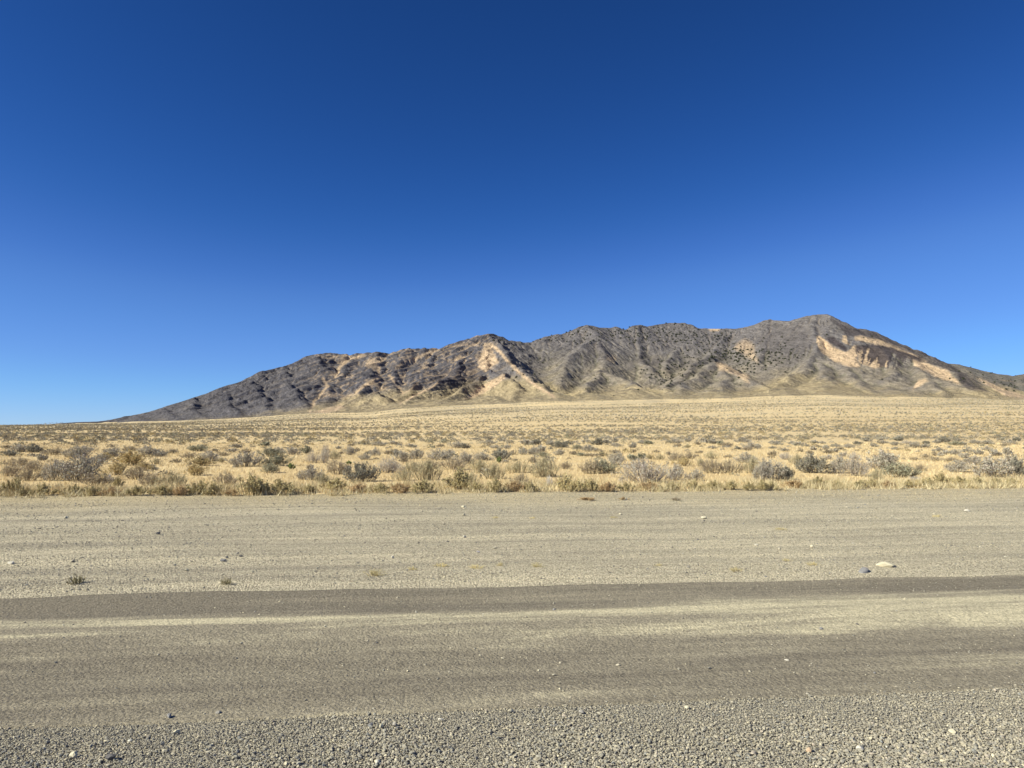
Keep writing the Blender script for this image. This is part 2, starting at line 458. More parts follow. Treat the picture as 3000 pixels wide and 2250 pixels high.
# ---- rock and sand colours, laid by relief (hollows gather pale sand) and by surveyed patches
lap = blur(HM, 2) * 1.0
lap = blur(lap, 5) - lap
slope = np.hypot(*np.gradient(HM, MS))
px, py = project(GX, GY, HM)
wpx = px + 7 * fbm(GX / 40, GY / 40, 3, 51) + 3 * fbm(GX / 11, GY / 11, 2, 56)
wpy = py + 5 * fbm(GX / 40, GY / 40, 3, 52) + 2 * fbm(GX / 11, GY / 11, 2, 57)
def poly(pts, soft=5.0):
    """soft inside-ness of a surveyed outline"""
    x = wpx; y = wpy
    ins = np.zeros(x.shape, bool); dmin = np.full(x.shape, 1e9)
    n = len(pts)
    for i in range(n):
        x1, y1 = pts[i]; x2, y2 = pts[(i + 1) % n]
        cond = ((y1 > y) != (y2 > y)) & (x < (x2 - x1) * (y - y1) / ((y2 - y1) + 1e-9) + x1)
        ins ^= cond
        dx, dy = x2 - x1, y2 - y1
        t = np.clip(((x - x1) * dx + (y - y1) * dy) / (dx * dx + dy * dy + 1e-9), 0, 1)
        dmin = np.minimum(dmin, np.hypot(x - x1 - t * dx, y - y1 - t * dy))
    sd = np.where(ins, dmin, -dmin)
    return np.clip(0.5 + sd / soft, 0, 1)
def line(pts, w, soft=3.0):
    x = wpx; y = wpy; m = np.zeros(x.shape)
    for (x1, y1), (x2, y2) in zip(pts[:-1], pts[1:]):
        dx, dy = x2 - x1, y2 - y1
        t = np.clip(((x - x1) * dx + (y - y1) * dy) / (dx * dx + dy * dy + 1e-9), 0, 1)
        d = np.hypot(x - x1 - t * dx, y - y1 - t * dy)
        m = np.maximum(m, np.clip(0.5 + (w - d) / soft, 0, 1))
    return m
ln = fbm(GX / 55, GY / 55, 4, 53)
fine = fbm(GX / 14, HM / 9, 3, 54)
TAN = np.array((0.57, 0.425, 0.285)); STRAW = np.array((0.52, 0.42, 0.26))
DARK = np.array((0.128, 0.123, 0.142)); GREY = np.array((0.228, 0.208, 0.198)); BROWN = np.array((0.335, 0.285, 0.215))
def lerp(a, b, t): return a * (1 - t[..., None]) + b * t[..., None]
C = np.zeros(GX.shape + (3,)) + GREY * np.array((0.98, 0.99, 1.03))
leftw = sstep(1520, 1380, wpx)
C = lerp(C, DARK, np.clip(0.72 * leftw + 0.3 * sstep(1040, 980, wpy) * sstep(2250, 2100, wpx), 0, 1))
C = lerp(C, GREY * 0.95, np.clip(sstep(0.1, 0.5, ln) * 0.7, 0, 1))
C = lerp(C, DARK * 0.95, sstep(0.15, 0.9, lap * -1.0) * (0.85 * leftw + 0.35))                         # sharp rock ribs are dark
# sand and grass where the slope eases and in the hollows
midl = sstep(880, 960, wpx) * sstep(1480, 1380, wpx)
sandy = sstep(0.15, 0.9, lap) * (0.32 * midl + 0.12 * leftw * sstep(850, 900, wpx) + 0.12) + midl * 0.55 * sstep(0.08, 0.30, ln * 0.8 + 0.5 * fine)
C = lerp(C, TAN, np.clip(sandy, 0, 0.85))
lowT = np.array([(284,1260),(700,1240),(860,1215),(930,1195),(1000,1185),(1080,1165),(1200,1150),(1290,1150),(1360,1130),(1480,1120),(1560,1128),(1640,1152),(1760,1160),(1830,1150),(1900,1150),(1960,1166),(2200,1160),(2262,1135),(2340,1110),(2400,1130),(2560,1160),(2700,1172),(2800,1160),(2900,1150),(3000,1165),(3200,1180)], float).T
low = sstep(-26, 6, wpy + 9 * sstep(1450, 1600, wpx) + 14 * fbm(GX / 70, GY / 70, 4, 58) - np.interp(wpx, lowT[0], lowT[1]))
right = sstep(1500, 1620, wpx)
# middle height of the right half: brown-grey grass slopes
C = lerp(C, BROWN, np.clip(right * sstep(1010, 1110, wpy) * (0.65 + 0.8 * ln), 0, 0.85))
C = lerp(C, STRAW * 0.92, np.clip(low * (0.92 + 0.6 * ln), 0, 0.92))
T = np.zeros(GX.shape)
T = np.maximum(T, poly([(1418,1003),(1428,1003),(1440,1020),(1452,1045),(1462,1062),(1440,1075),(1425,1090),(1400,1078),(1405,1055),(1412,1030)], 6) * (0.75 + 0.6 * fine))
T = np.maximum(T, line([(1436,1008),(1460,1028),(1485,1052),(1520,1090),(1560,1122),(1625,1164)], 4, 5) * 0.9)
T = np.maximum(T, poly([(1476,1098),(1479,1108),(1455,1130),(1400,1160),(1360,1168),(1400,1138),(1445,1112)], 6))
T = np.maximum(T, line([(1290,1120),(1230,1152),(1171,1181)], 2.5, 3) * 0.9)
T = np.maximum(T, line([(1125,1037),(1110,1060),(1108,1085),(1104,1110),(1060,1135),(1040,1150)], 4, 5) * 0.8)
T = np.maximum(T, line([(1068,1040),(1020,1055),(995,1075),(985,1100)], 3.5, 5) * 0.7)
T = np.maximum(T, line([(1285,1024),(1230,1045),(1190,1060),(1160,1080)], 4, 6) * 0.6)
T = np.maximum(T, line([(1140,1098),(1165,1130),(1180,1155),(1200,1140),(1225,1122)], 2.5, 4) * 0.8)
T = np.maximum(T, line([(945,1110),(960,1130),(935,1160),(918,1180),(908,1212)], 3.5, 5) * 0.8)
T = np.maximum(T, poly([(905,1215),(925,1205),(1000,1185),(1010,1195),(960,1213),(910,1225)], 8) * 0.9)
T = np.maximum(T, poly([(2180,995),(2205,1005),(2210,1030),(2220,1060),(2195,1050),(2150,1020),(2160,1005)], 12) * 0.55)
T = np.maximum(T, poly([(2095,1060),(2120,1066),(2190,1100),(2195,1122),(2150,1095),(2105,1082)], 8) * 0.8)
T = np.maximum(T, poly([(1780,1035),(1805,1045),(1800,1062),(1775,1055)], 8) * 0.35)
T = np.maximum(T, poly([(2075,964),(2110,963),(2105,970),(2080,969)], 4) * 0.8)
T = np.maximum(T, poly([(2392,985),(2412,992),(2440,1015),(2470,1032),(2485,1028),(2505,1012),(2512,1030),(2510,1050),(2520,1075),(2490,1075),(2440,1055),(2405,1030),(2395,1010)], 5) * 0.95)
T = np.maximum(T, poly([(2467,984),(2478,980),(2482,995),(2485,1010),(2470,1002)], 4) * 0.9)
T = np.maximum(T, poly([(2505,985),(2530,985),(2580,995),(2640,1020),(2690,1042),(2720,1062),(2700,1060),(2640,1042),(2580,1012),(2530,1000),(2505,996)], 5) * 0.8)
T = np.maximum(T, poly([(2505,1010),(2530,1018),(2580,1022),(2600,1045),(2598,1075),(2560,1078),(2520,1065)], 5) * 0.95)
T = np.maximum(T, poly([(2670,1052),(2700,1058),(2740,1075),(2770,1085),(2790,1100),(2815,1128),(2790,1120),(2740,1102),(2700,1085),(2680,1070)], 5) * 0.85)
T = np.maximum(T, poly([(2860,1108),(2880,1112),(2940,1140),(3010,1162),(3010,1175),(2950,1160),(2890,1130)], 5) * 0.9)
T = np.maximum(T, poly([(2690,1115),(2712,1111),(2720,1116),(2690,1130),(2672,1142)], 4) * 0.8)
C = lerp(C, TAN * 1.15, np.clip(T * 1.15, 0, 1))
# dark cliff bands and the runs of dark rock that drip down from them
D = np.zeros(GX.shape)
drip = ridged(wpx / 15.0 + wpy / 60.0, wpy / 140.0, 2, 61)
ytop = np.interp(wpx, [2510, 2560, 2620, 2680, 2730], [1012, 1008, 1022, 1042, 1052])
inb = sstep(2503, 2512, wpx) * sstep(2720, 2690, wpx)
depth = wpy - ytop
D = np.maximum(D, inb * sstep(-3, 2, depth) * sstep(20, 8, depth - 50 * sstep(0.2, 0.75, drip) * sstep(2690, 2600, wpx)))
D = np.maximum(D, poly([(2420,990),(2440,985),(2470,1010),(2482,1020),(2478,1030),(2450,1016),(2430,1005)], 5) * sstep(-0.2, 0.4, drip + 0.4))
D = np.maximum(D, poly([(2430,935),(2500,962),(2560,970),(2640,1009),(2725,1041),(2790,1070),(2870,1125),(2900,1150),(2840,1140),(2815,1125),(2800,1090),(2760,1072),(2690,1040),(2600,1005),(2540,985),(2500,985),(2480,985),(2460,960)], 8) * 0.8)
D = np.maximum(D, line([(2720,1060),(2760,1075),(2800,1095)], 4, 4) * 0.9 * sstep(-0.3, 0.4, fine + 0.2))
D = np.maximum(D, poly([(1270,1095),(1300,1085),(1370,1075),(1415,1095),(1395,1135),(1370,1155),(1310,1135),(1280,1115)], 14) * 0.5)
D = np.maximum(D, poly([(1720,1020),(1760,1000),(1790,1030),(1770,1060),(1740,1075),(1690,1060)], 20) * 0.35)
D = np.maximum(D, poly([(1890,1030),(1925,1050),(1945,1065),(1900,1075),(1870,1060)], 12) * 0.45)
D = np.maximum(D, poly([(2250,960),(2340,950),(2390,990),(2380,1040),(2300,1060),(2240,1040),(2215,1000)], 30) * 0.3)
C = lerp(C, np.array((0.085, 0.072, 0.078)), np.clip(D * 0.95, 0, 0.95))
# faint dark green-grey tone in the hollows of the right half
gr = sstep(0.1, 0.7, lap) * right * sstep(1000, 1060, wpy) * 0.5
C = lerp(C, np.array((0.12, 0.125, 0.085)), np.clip(gr * (1 - T), 0, 1))
C *= (1 + 0.22 * fine + 0.1 * ln)[..., None]

n = NT('mountain_rock')
p = n.pos
bedv = n.mapping(p, rot=(0, math.radians(-31), 0))
bedv = n.mapping(bedv, scale=(0.022, 0.03, 0.14))
st = n.noise(bedv, 1.0, 5, 0.6, 0.4)
nz = n.n('ShaderNodeTexNoise', noise_type='RIDGED_MULTIFRACTAL'); n.link(n.mapping(p, scale=(1, 0.7, 1.1)), nz.inputs['Vector'])
nz.inputs['Scale'].default_value = 0.035; nz.inputs['Detail'].default_value = 8; nz.inputs['Roughness'].default_value = 0.6; nz.inputs['Lacunarity'].default_value = 2.1
rid = n.mr(nz.outputs['Fac'], 0.3, 1.6)
sp = n.noise(p, 0.16, 6, 0.68)
sp2 = n.noise(p, 0.55, 2, 0.5)
col = n.attr()
f1 = n.mr(st, 0.32, 0.68, 0.60, 1.38)
col = n.mix(0.8, col, n.mix(1.0, col, f1, 'MULTIPLY'))
f2 = n.mr(sp, 0.3, 0.7, 0.72, 1.28)
col = n.mix(0.9, col, n.mix(1.0, col, f2, 'MULTIPLY'))
col = n.mix(0.6, col, n.mix(1.0, col, n.mr(rid, 0.1, 0.8, 0.72, 1.25), 'MULTIPLY'))
dots = n.mr(n.voronoi(p, 0.22), 0.12, 0.34, 0.62, 1.0)
col = n.mix(0.7, col, n.mix(1.0, col, dots, 'MULTIPLY'))
hgt = n.math('ADD', n.math('ADD', n.math('MULTIPLY', st, 1.0), n.math('MULTIPLY', rid, 2.2)), n.math('ADD', n.math('MULTIPLY', sp, 1.0), n.math('MULTIPLY', sp2, 0.25)))
M_ROCK = n.finish(col, n.bump(hgt, 7.0, 0.9))

fy = own > -0.98
faces = grid_faces(*GX.shape)
keep = fy.ravel()[faces].any(axis=1)
faces = faces[keep]
used = np.unique(faces); remap = np.full(GX.size, -1); remap[used] = np.arange(len(used))
V = np.stack([GX.ravel(), GY.ravel(), HM.ravel()], 1)[used]
me = make_mesh('mountain', V, remap[faces], np.clip(C.reshape(-1, 3)[used], 0.02, 0.9), smooth=True, mats=M_ROCK)
add_obj('mountain', me, kind='structure')

# lower ridge behind on the right
bx = np.arange(1300, 3700, 8.0); by = np.arange(2500, 3700, 8.0)
BX, BY = np.meshgrid(bx, by)
RB = np.full(BX.shape, -500.0)
back = [(2660,1075,3150),(2782,1065,3150),(2806,1066,3140),(2860,1080,3120),(2911,1092,3080),(2966,1102,3050),(3000,1094,3060),(3080,1080,3060),(3200,1070,3080),(3400,1090,3080),(3700,1150,3060)]
for k, pts in [(0.5, back), (0.5, [(2860,1080,3120),(2900,1110,2980),(2950,1140,2820)]), (0.5, [(3000,1094,3060),(2990,1120,2930),(3010,1150,2800)]), (0.5, [(3200,1070,3080),(3170,1110,2900),(3150,1160,2700)])]:
    seg_ridge(BX + 20 * fbm(BX / 150, BY / 150, 3, 71), BY + 20 * fbm(BX / 150, BY / 150, 3, 72), pts, k, RB)
RB = RB + 5 * fbm(BX / 90, BY / 90, 4, 73)
CB = np.zeros(BX.shape + (3,)) + np.array((0.20, 0.185, 0.165))
CB *= (1 + 0.25 * fbm(BX / 80, RB / 30, 3, 74))[..., None]
CB = lerp(CB, TAN * 0.9, sstep(0.3, 0.6, fbm(BX / 130, RB / 40, 3, 75)) * 0.5)
keep = (RB > 20).ravel()
faces = grid_faces(*BX.shape); faces = faces[keep[faces].any(axis=1)]
used = np.unique(faces); remap = np.full(BX.size, -1); remap[used] = np.arange(len(used))
me = make_mesh('rear_hill', np.stack([BX.ravel(), BY.ravel(), RB.ravel()], 1)[used], remap[faces], CB.reshape(-1, 3)[used], smooth=True, mats=M_ROCK)
add_obj('rear_hill', me, kind='structure')
# ------------------------------------------------------------------ ground sheets
n = NT('desert_soil')
p = n.pos
big = n.noise(n.mapping(p, scale=(0.004, 0.011, 0.004)), 1.0, 5, 0.6)
mid = n.noise(p, 0.09, 5, 0.6)
fin = n.noise(p, 6.0, 4, 0.6)
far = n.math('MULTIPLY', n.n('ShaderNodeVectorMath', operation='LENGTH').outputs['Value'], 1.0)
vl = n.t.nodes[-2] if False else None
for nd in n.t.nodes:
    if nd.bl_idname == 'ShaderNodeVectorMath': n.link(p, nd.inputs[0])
col = n.ramp(mid, [(0.3, (0.54, 0.405, 0.215)), (0.5, (0.62, 0.475, 0.26)), (0.72, (0.69, 0.545, 0.32))])
col = n.mix(n.mr(big, 0.42, 0.62, 0.0, 0.55), col, (0.66, 0.53, 0.32))
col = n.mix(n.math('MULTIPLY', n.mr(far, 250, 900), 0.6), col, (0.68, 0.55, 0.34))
# tiny distant brush, beyond the modelled shrubs
dot = n.mr(n.voronoi(p, 0.30), 0.16, 0.36, 1.0, 0.0)
dens = n.mr(n.noise(n.mapping(p, scale=(0.006, 0.016, 0.006)), 1.0, 4, 0.6), 0.36, 0.6, 0.25, 1.0)
bnd = n.noise(n.mapping(p, scale=(0.0045, 0.016, 0.004)), 1.0, 6, 0.7, 0.5)
col = n.mix(n.math('MULTIPLY', n.mr(bnd, 0.47, 0.62), n.mr(far, 300, 900, 0.0, 0.62)), col, (0.36, 0.315, 0.235))
dm = n.math('MULTIPLY', n.math('MULTIPLY', dot, dens), n.mr(far, 350, 900, 0.0, 0.85))
col = n.mix(dm, col, (0.22, 0.20, 0.15))
col = n.mix(0.6, col, n.mix(1.0, col, n.mr(fin, 0.3, 0.7, 0.75, 1.2), 'MULTIPLY'))
M_SOIL = n.finish(col, n.bump(fin, 0.03, 0.7))

# columns dense in front of the viewpoint, coarse behind it
ang = np.concatenate([np.arange(-180, -60, 4.0), np.arange(-60, -42, 0.6), np.arange(-42, 42, 0.11), np.arange(42, 60, 0.6), np.arange(60, 180.1, 4.0)])
rad = np.concatenate([[0.3, 1, 2, 3, 4, 6, 8, 10, 12, 14, 15.5], np.exp(np.linspace(math.log(16.5), math.log(1300), 260)), np.linspace(1304, 2000, 150), np.exp(np.linspace(math.log(2020), math.log(14000), 40))])
AA, RR = np.meshgrid(np.radians(ang), rad)
X = np.sin(AA) * RR; Y = np.cos(AA) * RR
Z = ground_full(X, Y)
u, v = uv_of(X, Y)
under = (v < V_VEG + 0.2) & (v > -3)
Z = np.where(under & (np.abs(u) < 200), Z - 0.05, Z)
Z = np.where(RR > 5000, np.minimum(Z, 4), Z)
me = make_mesh('ground', np.stack([X.ravel(), Y.ravel(), Z.ravel()], 1), grid_faces(*X.shape)[:, ::-1], smooth=True, mats=M_SOIL)
add_obj('ground', me, kind='structure')

def strip(name, v0, v1, vstep, lift, mat, fray0=0.0, fray1=0.0, seed=0, umax=170):
    """sheet following the road direction, finely divided near the viewpoint, with uneven borders"""
    uu = np.unique(np.concatenate([np.arange(-14, 16, 0.06), np.linspace(-14, -umax, 160), np.linspace(16, umax, 160)]))
    vv = np.linspace(0, 1, int((v1 - v0) / vstep) + 2)
    U, T_ = np.meshgrid(uu, vv)
    a = v0 + fray0 * (fbm(U / 1.7, U * 0, 4, seed + 3) + 0.6 * perlin(U / 7, U * 0, seed + 4))
    b = v1 + fray1 * (fbm(U / 1.7, U * 0, 4, seed) + 0.6 * perlin(U / 7, U * 0, seed + 1))
    Vv = a + (b - a) * T_
    X, Y = xy_of(U, Vv)
    Z = near_z(X, Y) + ground_z(X, Y) + lift
    Z = np.where(np.abs(U) > 35, ground_z(X, Y) + lift + near_z(X, Y) * 0.3, Z)
    Z[0] -= 0.03; Z[-1] -= 0.03          # borders turn down into the soil
    me = make_mesh(name, np.stack([X.ravel(), Y.ravel(), Z.ravel()], 1), grid_faces(*X.shape), smooth=True, mats=mat)
    return add_obj(name, me, kind='structure')

def road_space(n, su, sv):
    return n.mapping(n.pos, rot=(0, 0, -ROADA)), n.mapping(n.mapping(n.pos, rot=(0, 0, -ROADA)), scale=(su, sv, 1))

# verge: grey gravel mixed with pale soil, faint graded lines along the road
n = NT('verge_gravel')
w, ws = road_space(n, 0.10, 2.2)
lines = n.noise(ws, 1.0, 5, 0.65, 0.3)
patch = n.noise(w, 0.35, 4, 0.6)
g1 = n.noise(w, 42, 3, 0.7); g2 = n.voronoi(w, 62, 'Color'); g3 = n.voronoi(w, 62)
sep = n.n('ShaderNodeSeparateColor'); n.link(g2, sep.inputs[0])
col = n.ramp(n.math('ADD', n.mr(n.mapping(n.pos, scale=(1, 0, 0)), -8, 12, -0.12, 0.15), n.math('ADD', n.math('MULTIPLY', lines, 0.75), n.math('MULTIPLY', patch, 0.25))), [(0.36, (0.36, 0.32, 0.24)), (0.5, (0.48, 0.425, 0.31)), (0.62, (0.61, 0.54, 0.385))])  # x ramp: paler soil to the right, plus left-to-right light falloff painted in
spx = n.n('ShaderNodeSeparateXYZ'); n.link(w, spx.inputs[0])
vegw = n.mr(n.math('ADD', spx.outputs[1], n.math('MULTIPLY', n.math('SUBTRACT', patch, 0.5), 5.0)), 14.5, 18.5, 0.0, 0.7)
col = n.mix(vegw, col, (0.54, 0.44, 0.26))
col = n.mix(0.85, col, n.mix(1.0, col, n.mr(sep.outputs[0], 0.0, 1.0, 0.45, 1.5), 'MULTIPLY'))
hh = n.math('ADD', n.math('MULTIPLY', g3, -1.0), n.math('MULTIPLY', g1, 0.8))
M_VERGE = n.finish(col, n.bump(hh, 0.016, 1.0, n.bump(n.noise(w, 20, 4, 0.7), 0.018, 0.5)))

# road: compacted earth, dark where wheels run, pale dust between
n = NT('packed_road')
w, ws = road_space(n, 0.16, 2.4)
spx = n.n('ShaderNodeSeparateXYZ'); n.link(w, spx.inputs[0]); v_ = spx.outputs[1]; u_ = spx.outputs[0]
wob = n.math('MULTIPLY', n.math('SUBTRACT', n.noise(n.mapping(w, scale=(0.30, 0.25, 1)), 1.0, 5, 0.65), 0.5), 1.3)
vw = n.math('ADD', v_, wob)
lines = n.noise(ws, 1.0, 5, 0.62, 0.25)
prof = n.ramp(n.mr(vw, 4.2, 7.8), [(0.0, 0.30), (0.16, 0.28), (0.34, 0.20), (0.42, 0.42), (0.48, 0.66), (0.55, 0.60), (0.61, 0.68), (0.70, 0.44), (0.80, 0.10), (0.93, 0.08), (0.965, 0.35), (1.0, 0.42)])
prof.node.color_ramp.interpolation = 'EASE'
k = n.math('ADD', prof, n.math('MULTIPLY', n.math('SUBTRACT', lines, 0.5), 2.0))
brk = n.noise(n.mapping(w, scale=(0.42, 2.8, 1)), 1.0, 6, 0.7, 0.8)
k = n.math('ADD', n.math('MULTIPLY', k, n.mr(brk, 0.36, 0.64, 0.66, 1.28)), 0.0)
k = n.math('ADD', k, n.mr(u_, -4.5, 5.0, -0.2, 0.14))  # more dust to the right, and the sunlight's rightward brightening painted into the colour
col = n.ramp(k, [(0.05, (0.205, 0.18, 0.138)), (0.45, (0.305, 0.27, 0.20)), (0.85, (0.56, 0.50, 0.345))])
g2 = n.voronoi(w, 55, 'Color'); sep = n.n('ShaderNodeSeparateColor'); n.link(g2, sep.inputs[0])
gr = n.noise(w, 60, 3, 0.75)
col = n.mix(0.8, col, n.mix(1.0, col, n.mr(sep.outputs[0], 0.0, 1.0, 0.72, 1.28), 'MULTIPLY'))
col = n.mix(0.8, col, n.mix(1.0, col, n.mr(gr, 0.3, 0.7, 0.75, 1.25), 'MULTIPLY'))
M_ROAD = n.finish(col, n.bump(n.math('ADD', gr, n.math('MULTIPLY', n.voronoi(w, 45), -0.5)), 0.012, 1.0, n.bump(n.noise(w, 12, 3, 0.6), 0.02, 0.6)))

n = NT('shoulder_gravel')
w, ws = road_space(n, 0.3, 1.0)
vc = n.voronoi(w, 110, 'Color'); vd = n.voronoi(w, 75)
sep = n.n('ShaderNodeSeparateColor'); n.link(vc, sep.inputs[0])
col = n.ramp(sep.outputs[0], [(0.0, (0.2, 0.19, 0.165)), (0.5, (0.33, 0.305, 0.25)), (0.9, (0.42, 0.38, 0.29)), (1.0, (0.5, 0.47, 0.4))])
col = n.mix(0.5, col, (0.34, 0.31, 0.245))
M_SHOULD = n.finish(col, n.bump(n.math('MULTIPLY', vd, -1.0), 0.015, 1.0))

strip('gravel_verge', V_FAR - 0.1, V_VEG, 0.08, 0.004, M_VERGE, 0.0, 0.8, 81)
strip('dirt_road', V_NEAR - 0.25, V_FAR, 0.03, 0.008, M_ROAD, 0.0, 0.10, 82)
strip('gravel_shoulder', -2.5, V_NEAR + 0.3, 0.05, 0.0, M_SHOULD, 0.0, 0.0, 83)
# ------------------------------------------------------------------ placing on the ground
def find_ground(px, py):
    """survey: the ground point seen at a photograph pixel"""
    a, b = 2.0, 1500.0
    def f(Y):
        x, y, z = world_at(px, py, Y)
        return float(z - full_z(np.array([x]), np.array([y]))[0])
    Ys = np.exp(np.linspace(math.log(2.2), math.log(1500), 240))
    x, y, z = world_at(px, py, Ys)
    d = z - full_z(x, y)
    k = np.argmax(d < 0)
    if d[k] >= 0: k = len(Ys) - 1
    if k == 0: k = 1
    lo, hi = Ys[k - 1], Ys[k]
    t = d[k - 1] / (d[k - 1] - d[k] + 1e-9)
    Yh = lo + (hi - lo) * t
    x, y, z = world_at(px, py, Yh)
    return float(x), float(y)
def full_z(x, y): return surf_z(x, y)

# ------------------------------------------------------------------ stones
def ico():
    t = (1 + 5 ** 0.5) / 2
    v = np.array([(-1,t,0),(1,t,0),(-1,-t,0),(1,-t,0),(0,-1,t),(0,1,t),(0,-1,-t),(0,1,-t),(t,0,-1),(t,0,1),(-t,0,-1),(-t,0,1)], float)
    v /= np.linalg.norm(v[0])
    f = np.array([(0,11,5),(0,5,1),(0,1,7),(0,7,10),(0,10,11),(1,5,9),(5,11,4),(11,10,2),(10,7,6),(7,1,8),(3,9,4),(3,4,2),(3,2,6),(3,6,8),(3,8,9),(4,9,5),(2,4,11),(6,2,10),(8,6,7),(9,8,1)])
    return v, f
def ico2():
    v, f = ico(); v = list(map(tuple, v)); cache = {}; nf = []
    def m(a, b):
        k = (min(a, b), max(a, b))
        if k not in cache:
            q = (np.array(v[a]) + np.array(v[b])) / 2; q /= np.linalg.norm(q); v.append(tuple(q)); cache[k] = len(v) - 1
        return cache[k]
    for a, b, c in f:
        ab, bc, ca = m(a, b), m(b, c), m(c, a)
        nf += [(a, ab, ca), (b, bc, ab), (c, ca, bc), (ab, bc, ca)]
    return np.array(v), np.array(nf)
IV, IF = ico()
def rot_random(n, r):
    q = r.normal(size=(n, 4)); q /= np.linalg.norm(q, axis=1, keepdims=True)
    w, x, y, z = q.T
    return np.stack([1-2*(y*y+z*z), 2*(x*y-z*w), 2*(x*z+y*w), 2*(x*y+z*w), 1-2*(x*x+z*z), 2*(y*z-x*w), 2*(x*z-y*w), 2*(y*z+x*w), 1-2*(x*x+y*y)], 1).reshape(n, 3, 3)
STONE_COL = np.array([(0.37,0.34,0.27),(0.43,0.39,0.30),(0.28,0.26,0.215),(0.31,0.295,0.25),(0.19,0.185,0.175),(0.50,0.45,0.33),(0.58,0.52,0.37),(0.40,0.345,0.28),(0.68,0.64,0.52),(0.26,0.265,0.25)])
STONE_COL = STONE_COL * 0.85 + np.array([0.35, 0.325, 0.265]) * 0.12
STONE_P = np.array([0.25, 0.19, 0.13, 0.15, 0.05, 0.10, 0.03, 0.056, 0.004, 0.04])
def stones(x, y, z, size, r, cols=None, flat=0.7):
    n = len(x)
    v = IV[None] * (1 + r.uniform(-0.28, 0.28, (n, 12, 1)))
    sc = np.stack([r.uniform(0.7, 1.25, n), r.uniform(0.55, 1.0, n), r.uniform(0.4, 0.8, n)], 1)
    v = v * sc[:, None, :]
    M = rot_random(n, r)
    v = np.einsum('nij,nkj->nki', M, v)
    v[..., 2] *= flat
    v = v * (size * 0.5)[:, None, None]
    v = v + np.stack([x, y, z], 1)[:, None, :]
    f = (IF[None] + (np.arange(n) * 12)[:, None, None]).reshape(-1, 3)
    c = STONE_COL[r.choice(len(STONE_COL), n, p=STONE_P)] if cols is None else cols
    c = c * r.uniform(0.8, 1.2, (n, 1))
    return v.reshape(-1, 3), f, np.repeat(c, 12, axis=0)

n = NT('stone')
g = n.noise(n.pos, 160, 3, 0.7)
col = n.mix(1.0, n.attr(), n.mr(g, 0.3, 0.7, 0.8, 1.2), 'MULTIPLY')
M_STONE = n.finish(col, n.bump(g, 0.002, 0.6))

r = np.random.default_rng(3)
# thick loose gravel of the near shoulder
N = 640000
v_ = r.uniform(2.0, V_NEAR + 0.55, N); u_ = r.uniform(-7.5, 8.0, N)
edgev = V_NEAR + 0.10 * fbm(u_ / 1.2, u_ * 0, 3, 91)
pk = np.where(v_ < edgev, np.interp(edgev - v_, [0, 0.3, 0.9], [0.5, 0.8, 1.0]), np.exp(-(v_ - edgev) / 0.10) * 0.4 + 0.03)
x_, y_ = xy_of(u_, v_)
core = (np.abs(x_) < y_ * 0.72 + 0.35) & (y_ > 2.95)
inside = (np.abs(x_) < y_ * 1.1 + 1.8)
k = (r.random(N) < pk * np.where(core, 1.0, 0.30)) & inside
x_, y_, v_, core = x_[k], y_[k], v_[k], core[k]
sz = np.exp(r.normal(math.log(0.0100), 0.38, len(x_)))
sz *= np.interp(v_, [3.0, 3.8, 4.3, 4.6], [1.2, 0.95, 0.7, 0.45])
big = r.random(len(x_)) < 0.008; sz[big] *= 2.2
sz = np.minimum(sz, 0.026) * np.where(core, 1.0, 1.55)
clump = 0.75 + 0.5 * (fbm(x_ / 0.5, y_ / 0.5, 3, 92) + 0.5); sz *= clump
z_ = full_z(x_, y_) + sz * 0.18 + r.uniform(0, 0.006, len(x_))
A = stones(x_, y_, z_, sz, r)
me = make_mesh('loose_gravel', A[0], A[1], A[2], mats=M_STONE)
add_obj('loose_gravel', me, label='loose grey and tan gravel heaped along the near road edge', cat='gravel', kind='stuff')

# pebbles scattered on the road and on the verge beyond it
parts = []
def scatter(N, v0, v1, u0, u1, smin, ssig, lift, dens=None):
    v = r.uniform(v0, v1, N); u = r.uniform(u0, u1, N)
    x, y = xy_of(u, v)
    k = np.abs(x) < y * 0.72 + 1.2
    if dens is not None: k &= r.random(N) < dens(u, v)
    x, y = x[k], y[k]
    s = np.minimum(np.exp(r.normal(math.log(smin), ssig, len(x))), 0.06)
    parts.append(stones(x, y, full_z(x, y) + s * 0.15 + lift, s, r))
scatter(5500, V_NEAR, V_FAR, -8, 9, 0.010, 0.42, 0.008, lambda u, v: 0.35 + 0.9 * (fbm(u / 1.5, v / 0.3, 3, 93) > 0.0))
scatter(60000, V_FAR + 0.15, 12.5, -11, 12, 0.013, 0.40, 0.004, lambda u, v: np.clip(0.6 + 1.4 * fbm(u / 2.5, v / 0.7, 3, 94), 0.1, 1))
scatter(34000, 12.0, V_VEG, -16, 18, 0.019, 0.38, 0.004, lambda u, v: np.clip(0.6 + 1.4 * fbm(u / 4, v / 1.0, 3, 95), 0.1, 1))
def merge(parts):
    V = []; Fc = []; Cc = []; o = 0
    for v, f, c in parts:
        V.append(v); Fc.append(f + o); Cc.append(c); o += len(v)
    return np.concatenate(V), np.concatenate(Fc), np.concatenate(Cc)
A = merge(parts)
me = make_mesh('pebbles', A[0], A[1], A[2], mats=M_STONE)
add_obj('pebbles', me, label='small pebbles scattered over the road and the gravel verge', cat='pebbles', kind='stuff')

